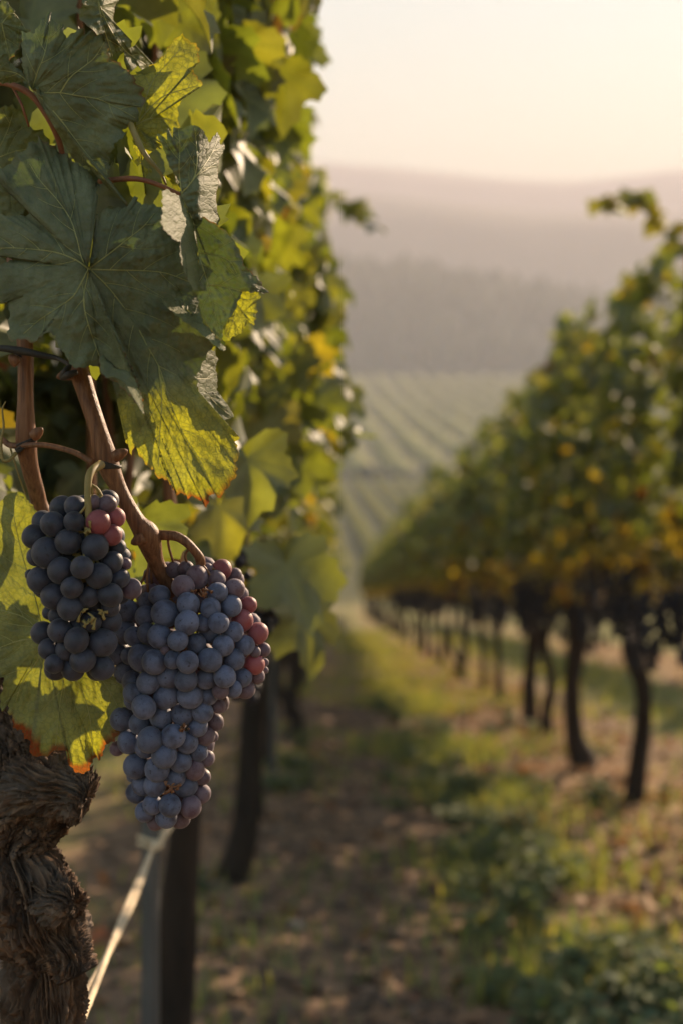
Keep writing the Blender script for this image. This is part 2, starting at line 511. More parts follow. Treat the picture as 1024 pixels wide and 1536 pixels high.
ridge_hill("far_hill", 1050, 300, [(-1500, 330), (200, 282), (470, 290), (640, 312), (800, 335), (1000, 345), (2500, 300)], 22, M_HILL2, "hazy pale hill beyond the wooded hill")
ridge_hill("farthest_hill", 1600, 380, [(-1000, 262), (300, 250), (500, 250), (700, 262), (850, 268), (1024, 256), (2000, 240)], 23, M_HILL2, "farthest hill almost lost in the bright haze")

# ------------------------------------------------------------------ leaf shapes for the canopies
def leaf_outline(th, rnd):
    c = [0.0, 1.02, -1.02, 1.98, -1.98]
    a = [1.0, 0.90, 0.90, 0.74, 0.74]
    r = np.zeros_like(th)
    for ci, ai in zip(c, a):
        d = np.abs((th - ci + math.pi) % (2 * math.pi) - math.pi)
        r = np.maximum(r, ai * (1 - 0.42 * np.clip(d / 0.55, 0, 1.15) ** 1.4))
    d = np.abs(np.abs(th) - math.pi)
    r = np.where(d < 0.62, r * (0.25 + 0.75 * (d / 0.62)), r)
    return r * (1 + rnd)

def leaf_template(seed, nang, rings, serr=0.05):
    rs = np.random.RandomState(seed)
    th = np.linspace(-math.pi, math.pi, nang, endpoint=False) + math.pi / nang * 0.3
    r = leaf_outline(th, rs.uniform(-0.07, 0.07, nang))
    if nang > 25:
        r = r * (1 + serr * np.where(np.arange(nang) % 2 == 0, 1, -1))
    V = [np.zeros((1, 3))]
    ph = rs.uniform(0, 6.28, 3)
    fold, cup = rs.uniform(0.15, 0.75), rs.uniform(-0.55, 0.1)
    for q in rings:
        x = r * q * np.sin(th); y = r * q * np.cos(th)
        z = fold * np.abs(x) + cup * (x * x + y * y) + 0.13 * q * q * np.sin(3 * th + ph[0]) + 0.07 * q * q * np.sin(6 * th + ph[1])
        V.append(np.stack([x, y, z], -1))
    V = np.concatenate(V)
    Fc = []
    j = np.arange(nang); j2 = (j + 1) % nang
    Fc.append(np.stack([np.zeros(nang, int), 1 + j2, 1 + j], -1))
    for k in range(len(rings) - 1):
        a = 1 + k * nang; b = 1 + (k + 1) * nang
        Fc.append(np.stack([a + j, a + j2, b + j2], -1)); Fc.append(np.stack([a + j, b + j2, b + j], -1))
    return V, np.concatenate(Fc)

T0 = [leaf_template(100 + i, 44, [0.4, 0.75, 1.0]) for i in range(6)]
T1 = [leaf_template(200 + i, 20, [0.55, 1.0]) for i in range(5)]
T2 = [leaf_template(300 + i, 11, [1.0]) for i in range(4)]

def place_leaves(mb, tmpl, pos, nor, tip, size, autumn, scorch, seed, mi=0):
    rs = np.random.RandomState(seed)
    n = len(pos)
    z = nor / (np.linalg.norm(nor, axis=1)[:, None] + 1e-9)
    y = tip - z * (tip * z).sum(1)[:, None]; y /= np.linalg.norm(y, axis=1)[:, None] + 1e-9
    x = np.cross(y, z)
    which = rs.randint(0, len(tmpl), n)
    for t, (V, Fc) in enumerate(tmpl):
        id_ = np.where(which == t)[0]
        if len(id_) == 0: continue
        B = np.stack([x[id_], y[id_], z[id_]], 1) * size[id_][:, None, None]
        W = np.einsum('vk,nkc->nvc', V, B) + pos[id_][:, None, :]
        nv = len(V)
        fc = (Fc[None] + (np.arange(len(id_)) * nv)[:, None, None]).reshape(-1, 3)
        off = rs.uniform(0, 30, (len(id_), 1, 3))
        ang_ = np.arctan2(V[:, 0], V[:, 1])
        rib = np.zeros(nv)
        if nv > 100:
            for c_ in (0.0, 1.02, -1.02, 1.98, -1.98):
                rib = np.maximum(rib, np.exp(-((ang_ - c_) / 0.075) ** 2))
            rib *= np.clip(1.1 - 0.7 * np.linalg.norm(V[:, :2], axis=1), 0, 1) * 0.75
        mb.add(W.reshape(-1, 3), fc, mi,
               autumn=np.repeat(autumn[id_], nv), scorch=np.repeat(scorch[id_], nv),
               leafco=(V[None] * 0.5 + off).reshape(-1, 3), rib=np.tile(rib, len(id_)),
               thick=np.repeat(rs.beta(2.2, 1.4, len(id_)), nv))

def canopy(mb, rs, n, y0, y1, tmpl, size=(0.045, 0.08), lat=0.22, hlo=1.02, hhi=2.12, seed=1, keep=None, auto=0.04, low_n=22, xoff=0.0):
    """leaves of one vine, in the vine's own frame (origin at the trunk's foot; the ground falls with SLOPE along y)"""
    y = rs.uniform(y0, y1, n)
    wv = Waves(seed + 7, 2, 3.2, 6)
    topv = hhi + 0.15 * Waves(seed + 9, 1, 5.0, 5)(y) + 0.0
    botv = hlo + 0.07 * Waves(seed + 11, 1, 6.0, 5)(y)
    h = botv + (topv - botv) * rs.beta(1.05, 1.0, n)
    side = np.where(rs.uniform(size=n) < 0.5, -1.0, 1.0)
    edge = np.clip((h - botv) / 0.25, 0.25, 1) * np.clip((topv - h) / 0.30, 0.25, 1)
    lx = lat * (0.75 + 0.22 * wv(y * 1.0 + side * 9, h * 1.0)) * edge
    inner = rs.uniform(size=n) < 0.28
    x = side * lx * np.where(inner, rs.uniform(0, 0.9, n), rs.uniform(0.8, 1.2, n))
    pos = np.stack([x + xoff, y, h - SLOPE * y], -1)
    nor = np.stack([side * 0.9, np.zeros(n), np.full(n, 0.35)], -1) + rs.normal(0, 0.55, (n, 3))
    tip = np.stack([side * 0.35, np.zeros(n), np.full(n, -1.0)], -1) + rs.normal(0, 0.45, (n, 3))
    sz = rs.uniform(size[0], size[1], n)
    low = np.clip((botv + 0.28 - h) / 0.28, 0, 1) * (auto > 0.02)
    au = np.clip(rs.beta(1.2, 6, n) * 0.55 + (rs.uniform(size=n) < (auto + 0.45 * low)) * rs.uniform(0.4, 1.0, n), 0, 1)
    sc = (rs.uniform(size=n) < 0.015 + 0.12 * low) * rs.uniform(0.3, 0.9, n)
    ok = np.ones(n, bool) if keep is None else keep(pos)
    place_leaves(mb, tmpl, pos[ok], nor[ok], tip[ok], sz[ok], au[ok], sc[ok], seed)
    # sparse turning leaves of the fruit zone
    m = max(3, n // low_n)
    y = rs.uniform(y0, y1, m); h = hlo + rs.uniform(-0.16, 0.12, m)
    pos = np.stack([rs.uniform(-lat, lat, m) * .9 + xoff, y, h - SLOPE * y], -1)
    ok = np.ones(m, bool) if keep is None else keep(pos)
    place_leaves(mb, tmpl, pos[ok], rs.normal(0, .7, (m, 3))[ok] + np.array([.3, -.7, 0]), rs.normal(0, .5, (m, 3))[ok] + np.array([0, 0, -1]), rs.uniform(size[0] * .8, size[1] * .9, m)[ok], rs.uniform(.55, 1, m)[ok], ((rs.uniform(size=m) < .25) * rs.uniform(.2, .7, m))[ok], seed + 1)

def trunk_piece(mb, path_r, seed, sides=16, n=40, rough=0.22, mi=0):
    p = smooth_path(path_r, n)
    w = Waves(seed, 3, 1.0, 12, 0.8)
    w2 = Waves(seed + 1, 3, 1.0, 8, 0.8)
    def d(t, a):
        return 1 + rough * 0.5 * w(np.cos(a) * 3.5, np.sin(a) * 3.5, np.full_like(a, t * 14)) + rough * 0.35 * w2(np.cos(a) * 1.2, np.sin(a) * 1.2, np.full_like(a, t * 7))
    v, f = tube(p[:, :3], p[:, 3], sides, True, d)
    mb.add(v, f, mi)

def row_trunk_mesh(seed, pts=None):
    """trunk with a knotted head and two short arms along the wire, in the vine's frame"""
    rs = np.random.RandomState(seed)
    mb = MB()
    if pts is None:
        dx = rs.normal(0, 0.028, 5); dy = rs.normal(0, 0.03, 5)
        pts = [(0, 0, -0.06, 0.048)] + [(dx[i], dy[i], h, r) for i, (h, r) in enumerate(((0.12, 0.036), (0.34, 0.031), (0.60, 0.029), (0.84, 0.033), (1.00, 0.040)))]
    trunk_piece(mb, pts, seed)
    hx, hy, hh = pts[-1][0], pts[-1][1], pts[-1][2]
    for s in (-1, 1):
        trunk_piece(mb, [(hx, hy, hh - 0.03, 0.030), (hx + rs.normal(0, .015), hy + s * 0.18, hh + 0.03 - SLOPE * s * 0.18, 0.018),
                         (hx + rs.normal(0, .02), hy + s * 0.42, hh + 0.02 - SLOPE * s * 0.42, 0.012), (hx, hy + s * 0.66, hh + 0.02 - SLOPE * s * 0.66, 0.008)], seed + 3, 8, 16)
    return mb.mesh("trunk", [M_TRUNK])

def add_shoots(mb, rs, y0, y1, k, top=1.9, mi=1):
    for i in range(k):
        y = y0 + (i + rs.uniform(0.2, 0.8)) * (y1 - y0) / k
        x = rs.normal(0, 0.05)
        h = top + rs.uniform(-0.2, 0.2)
        p = smooth_path([(x * 0.3, y, 0.9 - SLOPE * y), (x, y + rs.normal(0, .03), 1.3 - SLOPE * y), (x * 1.4 + rs.normal(0, .04), y + rs.normal(0, .06), h - SLOPE * y)], 8)
        v, f = tube(p, np.linspace(0.005, 0.002, 8), 5)
        mb.add(v, f, mi)

# ------------------------------------------------------------------ far grape cluster meshes (seen small and blurred)
def ico(sub=1):
    bm = bmesh.new(); bmesh.ops.create_icosphere(bm, subdivisions=sub, radius=1.0)
    v = np.array([q.co[:] for q in bm.verts]); f = np.array([[q.index for q in a.verts] for a in bm.faces]); bm.free()
    return v, f
ICO1, ICO2 = ico(1), ico(2)
def small_cluster(seed, n=60, L=0.17, W=0.045, sub=ICO1):
    rs = np.random.RandomState(seed); mb = MB()
    v, f = tube(smooth_path([(0, 0, 0.07), (0.004, 0.003, 0.03), (0, 0, -0.02)], 6), 0.003, 6)
    mb.add(v, f, 1)
    for i in range(n):
        t = (i + rs.uniform()) / n
        w = W * (1 - 0.75 * t ** 1.5) * (0.55 + 0.45 * min(1, t * 6))
        a = i * 2.4 + rs.uniform(-.4, .4); q = math.sqrt(rs.uniform(0.45, 1))
        mb.add(sub[0] * rs.uniform(0.0078, 0.0092) + np.array([math.cos(a) * w * q, math.sin(a) * w * q, -t * L]), sub[1], 0)
    return mb.mesh("grape_cluster", [M_GRAPE_FAR, M_STEM])
SMALLC = [small_cluster(40 + i, 62 + 6 * i, 0.15 + 0.02 * i) for i in range(4)]
MIDC = small_cluster(50, 95, 0.19, 0.05, ICO2)

# ------------------------------------------------------------------ the vines of the rows
def foliage_mesh(seed, n, tmpl, size, half, **kw):
    rs = np.random.RandomState(seed); mb = MB()
    canopy(mb, rs, n, -half, half, tmpl, size, seed=seed, **kw)
    add_shoots(mb, rs, -half, half, 5)
    return mb.mesh("foliage", [M_CANOPY, M_CANE])
FOL1 = [foliage_mesh(500 + i, 860, T1, (0.048, 0.082), 0.84, low_n=14) for i in range(5)]
FOL2 = [foliage_mesh(600 + i, 620, T2, (0.060, 0.10), 0.86) for i in range(4)]
FOLR = [foliage_mesh(700 + i, 860, T1, (0.044, 0.076), 0.84, auto=0.04, lat=0.25, hhi=2.2, low_n=11) for i in range(3)]
TRK = [row_trunk_mesh(800 + i) for i in range(5)]

def vine(x, y, tr, fo, label, group, mirror=False, name="grapevine"):
    z = float(gz(x, y))
    o = empty(name, (x, y, z), label, "grapevine", group)
    link("trunk", tr, o)
    f = link("foliage", fo, o)
    if mirror: f.scale.x = -1
    return o

def px_trunk(pts, Y, base, rads):
    """trunk path from pixel points at distance Y, in the frame of base"""
    out = []
    for (px, py), r in zip(pts, rads):
        q = P(px, py, Y); out.append((q[0] - base[0], q[1] - base[1], q[2] - base[2], r))
    return out

# --- left row, beyond the foreground vine
XL = -0.27
rndm = random.Random(4)
def leftkeep(y):  # the row's aisle face stays about level with the camera's line of travel
    return lambda p: (p[:, 0] + XL < 0.0 + 0.004 * y) & (p[:, 0] + XL > -0.62)
FL = []
for i, (yy, n) in enumerate(((2.35, 1500), (3.95, 1500))):
    rs = np.random.RandomState(900 + i); mb = MB()
    canopy(mb, rs, n, -0.75, 0.85, T0, (0.038, 0.066), lat=0.25, seed=900 + i, keep=leftkeep(yy), auto=0.012, hlo=0.98, hhi=2.25, low_n=120)
    add_shoots(mb, rs, -0.75, 0.8, 5)
    FL.append(mb.mesh("foliage", [M_CANOPY, M_CANE]))
b = (-0.265, 2.35, float(gz(-0.265, 2.35)))
t = row_trunk_mesh(41, px_trunk([(258, 1800), (262, 1600), (268, 1400), (275, 1250), (272, 1080), (275, 940)], 2.35, b, (.045, .032, .031, .030, .031, .036)))
vine(b[0], b[1], t, FL[0], "vine just behind the hanging grapes, dark trunk beside the grey steel post", "vines of the left row")
b = (-0.33, 4.5, float(gz(-0.33, 4.5)))
t = row_trunk_mesh(43, px_trunk([(333, 1352), (350, 1310), (368, 1240), (376, 1120), (384, 1000), (392, 925)], 4.5, b, (.055, .048, .042, .040, .040, .042)))
vine(b[0], b[1], t, FL[1], "left row vine with dark trunk bending left at its foot", "vines of the left row")
ys = [5.75, 7.2] + [8.7 + 1.5 * k for k in range(34)]
names_l = {0: "left row vine with blurred trunk directly behind the bent-footed trunk", 1: "fourth left row vine past the bent-footed trunk, thin dark trunk"}
for k, yy in enumerate(ys):
    x = XL + rndm.uniform(-0.02, 0.02)
    lab = names_l.get(k, "distant vine in the blurred far stretch of the left row")
    vine(x - 0.02, yy, TRK[k % 5], (FOL1 if yy < 14 else FOL2)[k % 4], lab, "vines of the left row")

# --- right row
XR = 1.33
special = [
    (955, 1225, [(950, 1240), (952, 1190), (963, 1090), (962, 1030), (948, 975), (957, 910), (962, 850)], (.055, .042, .040, .038, .043, .044, .05), "nearest right row vine with wavy dark trunk at the picture's right edge"),
    (872, 1162, [(876, 1168), (874, 1140), (862, 1105), (858, 1030), (866, 960), (868, 900), (866, 868)], (.075, .070, .046, .042, .045, .05, .055), "right row vine whose trunk swells and kinks right at its foot"),
    (795, 1092, [(795, 1098), (795, 1075), (793, 1030), (797, 975), (800, 930), (799, 885)], (.06, .055, .05, .05, .052, .056), "third right row vine, straight slim dark trunk"),
]
def tag_cluster(x, y, z, me, label, group, s=1.0, rz=0.0):
    o = link("grape_cluster", me, None, (x, y, z))
    o.scale = (s, s, s); o.rotation_euler = (0, 0, rz)
    return setp(o, label, "grape cluster", group)

right_y = []
for i, (bx, by, pts, rad, lab) in enumerate(special):
    Y = 0.95 * F / (by - 890.0)
    x = (bx - 500) / F * Y
    b = (x, Y, float(gz(x, Y)))
    t = row_trunk_mesh(60 + i, px_trunk(pts, Y, b, rad))
    vine(b[0], b[1], t, FOLR[i % 3], lab, "vines of the right row")
    right_y.append(Y)
ys = [4.55] + [8.85] + [11.7, 12.9, 14.4] + [15.9 + 1.5 * k for k in range(30)]
for k, yy in enumerate(ys):
    lab = {4.55: "right row vine at the picture's right edge, only its leaves in view", 8.85: "leafy right row vine filling the gap between the kinked and the straight trunk",
           11.7: "right row vine with slim trunk just beyond the straight third trunk", 12.9: "right row vine with short dark trunk, second beyond the straight third trunk"}.get(yy, "distant vine in the blurred far stretch of the right row")
    fo = FOLR[(k + 1) % 3] if yy < 5 else (FOL1 if yy < 15 else FOL2)[k % 4]
    vine(XR + rndm.uniform(-0.03, 0.05), yy, TRK[(k + 2) % 5], fo, lab, "vines of the right row", mirror=bool(k % 2))
    right_y.append(yy)

# clusters hanging under the right row
cl_lab = {0: "dark grape cluster hanging beside the nearest trunk of the right row", 1: "dark grape cluster hanging by the kinked trunk of the right row", 2: "dark grape cluster by the straight third trunk of the right row"}
for k, yy in enumerate(right_y):
    if yy > 27: continue
    m_ = 12 if yy < 9 else 8
    for q in range(m_):
        y = yy + rndm.uniform(-0.72, 0.72)
        x = XR + rndm.uniform(-0.30, 0.0)
        z = float(gz(x, y)) + rndm.uniform(0.88, 1.03)
        tag_cluster(x, y, z, SMALLC[(k + q) % 4], cl_lab.get(k, "dark grape cluster in the blurred band of fruit along the right row"), "grape clusters along the right row", rndm.uniform(1.05, 1.4), rndm.uniform(0, 6))
# clusters along the left row
for k in range(22):
    y = 2.7 + k * 0.62 + rndm.uniform(-0.15, 0.15)
    x = XL + rndm.uniform(0.02, 0.2)
    z = float(gz(x, y)) + rndm.uniform(0.92, 1.05)
    tag_cluster(x, y, z, SMALLC[k % 4], "dark grape cluster in the blurred fruit zone of the left row", "grape clusters along the left row", rndm.uniform(0.9, 1.2), rndm.uniform(0, 6))
q = P(368, 822, 1.72)
tag_cluster(*q, MIDC, "blurred blue black grape cluster hanging behind the sharp clusters", "grape clusters along the left row", 0.95)

# --- outer rows
for k in range(26):
    yy = 6.2 + 1.55 * k
    vine(4.6 + rndm.uniform(-.06, .06), yy, TRK[k % 5], FOL2[k % 4], "vine of the second row to the right, seen between the trunks", "vines of the outer right row", bool(k % 2))
for k in range(22):
    yy = 5.0 + 1.55 * k
    vine(-3.3 + rndm.uniform(-.06, .06), yy, TRK[(k + 1) % 5], FOL2[(k + 2) % 4], "vine of the row behind the left row, dim behind the old trunk", "vines of the outer left row", bool(k % 2))

# shoots that stand out of the rows
def shoot(parent, pts, Y, leaves, seed, sz):
    mb = MB(); rs = np.random.RandomState(seed)
    p = smooth_path([P(a, b_, Y) for a, b_ in pts], 24)
    v, f = tube(p, np.linspace(0.004, 0.002, 24), 6); mb.add(v, f, 1)
    k = leaves
    ii = np.linspace(3, 23, k).astype(int)
    pos = p[ii] + rs.normal(0, 0.02, (k, 3))
    place_leaves(mb, T1, pos, rs.normal(0, 1, (k, 3)) + np.array([0, -0.8, 0.2]), rs.normal(0, 0.6, (k, 3)) + np.array([0, 0, -1]), rs.uniform(sz * 0.7, sz, k), rs.uniform(0, 0.5, k), np.zeros(k), seed)
    return mb.build("shoot", [M_CANOPY, M_CANE], parent, parent.location)
bpy.context.view_layer.update()
lv = [o for o in bpy.data.objects if o.get("label", "").startswith("left row vine with dark trunk bending")][0]
shoot(lv, [(440, 330), (475, 285), (505, 300), (530, 310), (545, 335)], 4.0, 14, 5, 0.055)
rv = [o for o in bpy.data.objects if o.get("label", "").startswith("right row vine at the picture's right edge")][0]
shoot(rv, [(1040, 400), (1000, 350), (965, 315), (940, 300), (915, 302)], 4.45, 16, 6, 0.06)

# ------------------------------------------------------------------ posts, wires, cord
def post(x, y, label, h=2.0):
    mb = MB(); z = float(gz(x, y))
    prof = [(-.0115, -.010), (.0115, -.010), (.0115, .010), (.007, .010), (.007, -.005), (-.007, -.005), (-.007, .010), (-.0115, .010)]
    v = np.array([(a, b_, zz) for zz in (-0.3, h) for a, b_ in prof])
    n = len(prof); f = [[i, (i + 1) % n, n + (i + 1) % n, n + i] for i in range(n)]
    mb.add(v, np.array(f))
    cap = np.array([[n + 0, n + 1, n + 4, n + 5], [n + 1, n + 2, n + 3, n + 4], [n + 5, n + 6, n + 7, n + 0]])
    mb.add(v, cap)
    for hh in (0.86, 1.2, 1.55, 1.9):      # hooks that hold the wires
        vv, ff = tube([(.0115, -.009, hh), (.020, -.011, hh + .004), (.020, -.011, hh + .014)], .002, 6)
        mb.add(vv, ff)
    o = mb.build("trellis_post", [M_POST], None, smooth=False)
    o.location = (x, y, z)
    return setp(o, label, "post", "trellis posts")
qx = P(226, 1300, 1.95)
post(qx[0], 1.95, "grey steel post under the hanging grapes with pale cord tied to it")
post(P(410, 1000, 6.6)[0], 6.6, "grey steel post beside the second pair of left row trunks")
for yy in (14.6, 22.5, 30.5):
    post(XL, yy, "distant steel post in the blurred left row")
for yy in (8.2, 15.2, 23.0, 31.0):
    post(XR + 0.03, yy, "thin steel post among the trunks of the right row")
wire_names = ["fruiting", "lower catch", "upper catch", "top"]
for rx, y0, side in ((XL, 1.25, "left"), (XR, 2.6, "right")):
    for h, wn_ in zip((0.88, 1.22, 1.56, 1.9), wire_names):
        mb = MB()
        pts = [(rx + 0.02, y, -0.95 - SLOPE * y + h - 0.01 * math.sin((y - y0) / 6.0 * math.pi) ** 2) for y in np.linspace(y0, 55, 60)]
        v, f = tube(pts, 0.0014, 5); mb.add(v, f)
        setp(mb.build("trellis_wire", [M_WIRE]), "thin steel %s wire strung along the %s row" % (wn_, side), "wire", "trellis wires")

mb = MB()
c0, c1 = np.array(P(108, 1545, 1.0)), np.array(P(232, 1266, 1.93))
c2 = np.array(P(258, 1236, 2.2))
for s, dz in ((-1, 0.0), (1, 0.0)):
    pth = []
    for t_ in np.linspace(0, 1, 50):
        q = c0 * (1 - t_) + c1 * t_
        sp = 0.0042 * (1 - 0.55 * t_)
        q = q + np.array([s * sp * math.cos(t_ * 5), 0.002 * math.sin(t_ * 9) * s, s * sp * 0.3 * math.sin(t_ * 5) - 0.006 * math.sin(t_ * math.pi)])
        pth.append(q)
    w = Waves(70 + s, 2, 1, 6)
    v, f = tube(pth, 0.0027, 10, True, lambda t_, a: 1 + 0.10 * np.sin(a * 3 + t_ * 160) + 0.0 * a); mb.add(v, f)
v, f = tube(smooth_path([c0 + (c0 - c1) * 0.25, c0 + (c0 - c1) * 0.1, c0], 6), 0.006, 8); mb.add(v, f)
v, f = tube(smooth_path([c1, (c1 + c2) / 2 + np.array([0, 0, -0.004]), c2], 10), 0.0045, 8); mb.add(v, f)
pc = np.array([qx[0], 1.95, c1[2]])
for dz in (-0.006, 0.003):
    ring = [pc + np.array([0.0155 * math.cos(a), 0.015 * math.sin(a), dz + 0.003 * math.sin(a * 2)]) for a in np.linspace(0, 2 * math.pi, 22)]
    v, f = tube(ring, 0.0028, 8); mb.add(v, f)
mb.add(ICO2[0] * np.array([.007, .007, .006]) + c1 + np.array([0.004, -.02, 0.003]), ICO2[1])
cord = mb.build("tying_cord", [M_CORD])
setp(cord, "pale double cord stretched from the old trunk up to the grey post", "cord")

# ------------------------------------------------------------------ hero grapes
def berry_mesh(seed, mtl):
    rs = np.random.RandomState(seed)
    v, f = ico(4)
    w = Waves(seed, 3, 2.0, 8)
    v = v * (1 + 0.022 * w(v[:, 0], v[:, 1], v[:, 2]))[:, None]
    d = np.clip(1 - np.linalg.norm(v[:, :2], axis=1) / 0.16, 0, 1) * (v[:, 2] < 0)
    v[:, 2] += 0.05 * d ** 0.7                    # the small scar at the free end
    return make_mesh("grape", v, f, [mtl])
BER = {k: [berry_mesh(s, m_) for s in (1, 2, 3)] for k, m_ in (("b", M_GRAPE), ("d", M_GRAPE_D), ("p", M_GRAPE_P), ("r", M_GRAPE_R))}

LEFT_B = [  # x, y, r read off the photograph at (20,730) x4.655; kind
 (432,140,75,'d'),(562,105,50,'p'),(662,118,60,'p'),(598,248,82,'r'),(712,215,67,'r'),(692,338,68,'r'),(430,243,68,'d'),(278,262,85,'d'),
 (152,350,80,'d'),(385,383,87,'d'),(575,420,93,'d'),(720,430,58,'d'),(235,460,100,'d'),(150,495,62,'d'),(690,532,74,'d'),(785,540,40,'p'),(335,583,90,'d'),
 (498,550,78,'d'),(600,622,88,'d'),(745,645,66,'d'),(120,615,36,'d'),(190,655,92,'d'),(420,697,76,'d'),(828,712,68,'p'),(285,768,86,'d'),(535,768,72,'d'),
 (685,750,80,'d'),(410,840,85,'d'),(680,842,66,'d'),(300,905,58,'d'),(240,888,45,'d'),(545,945,70,'d'),(675,945,75,'d'),(205,1025,80,'d'),
 (330,1000,82,'d'),(453,1060,85,'d'),(628,1085,90,'d'),(245,1140,72,'d'),(360,1145,70,'d'),(493,1205,84,'d'),(295,1230,64,'d'),(410,1280,78,'d'),(618,1265,86,'d')]
RIGHT_A = [  # at (150,830) x3.793
 (420,105,47,'p'),(487,90,42,'p'),(552,140,63,'p'),(475,188,60,'p'),(605,100,36,'p'),(690,100,56,'r'),(765,130,38,'p'),(662,157,54,'p'),(768,200,56,'p'),
 (672,220,55,'b'),(845,298,48,'r'),(748,300,60,'b'),(633,307,56,'b'),(808,392,60,'r'),(898,455,60,'r'),(758,450,58,'b'),(682,385,56,'b'),(620,465,58,'b'),
 (585,398,50,'b'),(505,383,66,'b'),(507,280,63,'b'),(375,340,75,'b'),(340,240,58,'b'),(275,238,47,'p'),(263,287,52,'b'),(255,360,57,'b'),(155,325,62,'b'),
 (345,465,66,'b'),(270,455,55,'b'),(195,475,54,'b'),(140,455,66,'b'),(458,475,58,'b'),(550,510,55,'b'),(705,520,58,'b'),(825,525,55,'b'),(932,548,40,'p'),
 (885,558,32,'r'),(632,597,66,'b'),(763,605,59,'b'),(877,635,60,'r'),(512,597,60,'b'),(425,590,48,'b'),(383,540,30,'b'),(317,607,68,'b'),(240,595,76,'b'),
 (165,590,50,'b'),(100,575,66,'b'),(715,690,59,'b'),(808,715,54,'b'),(890,705,46,'p'),(938,665,22,'p'),(938,620,24,'p'),(605,715,59,'b'),(495,715,62,'b'),
 (392,703,65,'b'),(280,730,65,'b'),(180,735,57,'b'),(140,695,66,'b'),(197,782,56,'b'),(825,780,53,'p'),(762,770,47,'b'),(690,775,47,'p'),(378,815,70,'b'),
 (515,812,69,'b'),(618,815,50,'b'),(265,852,66,'b'),(190,842,52,'b')]
RIGHT_B = [  # at (150,1020) x3.793
 (675,148,42,'p'),(587,175,59,'b'),(655,240,49,'p'),(470,195,61,'b'),(350,210,64,'b'),(127,222,66,'b'),(228,255,64,'b'),(297,318,69,'b'),(425,305,64,'b'),
 (562,262,53,'b'),(600,320,54,'p'),(640,332,32,'p'),(497,355,61,'b'),(165,355,64,'b'),(100,390,42,'p'),(258,390,57,'b'),(373,410,66,'b'),(460,462,61,'b'),
 (560,412,54,'b'),(608,455,44,'p'),(205,490,66,'b'),(330,500,66,'b'),(538,510,59,'p'),(580,560,47,'p'),(428,555,56,'b'),(313,597,63,'b'),(487,615,64,'b'),
 (237,610,57,'b'),(200,660,59,'b'),(577,655,53,'p'),(520,715,61,'p'),(405,700,61,'b'),(305,702,53,'b'),(257,750,56,'b'),(378,780,59,'b'),(455,800,56,'p'),
 (315,815,49,'p'),(182,560,34,'b')]

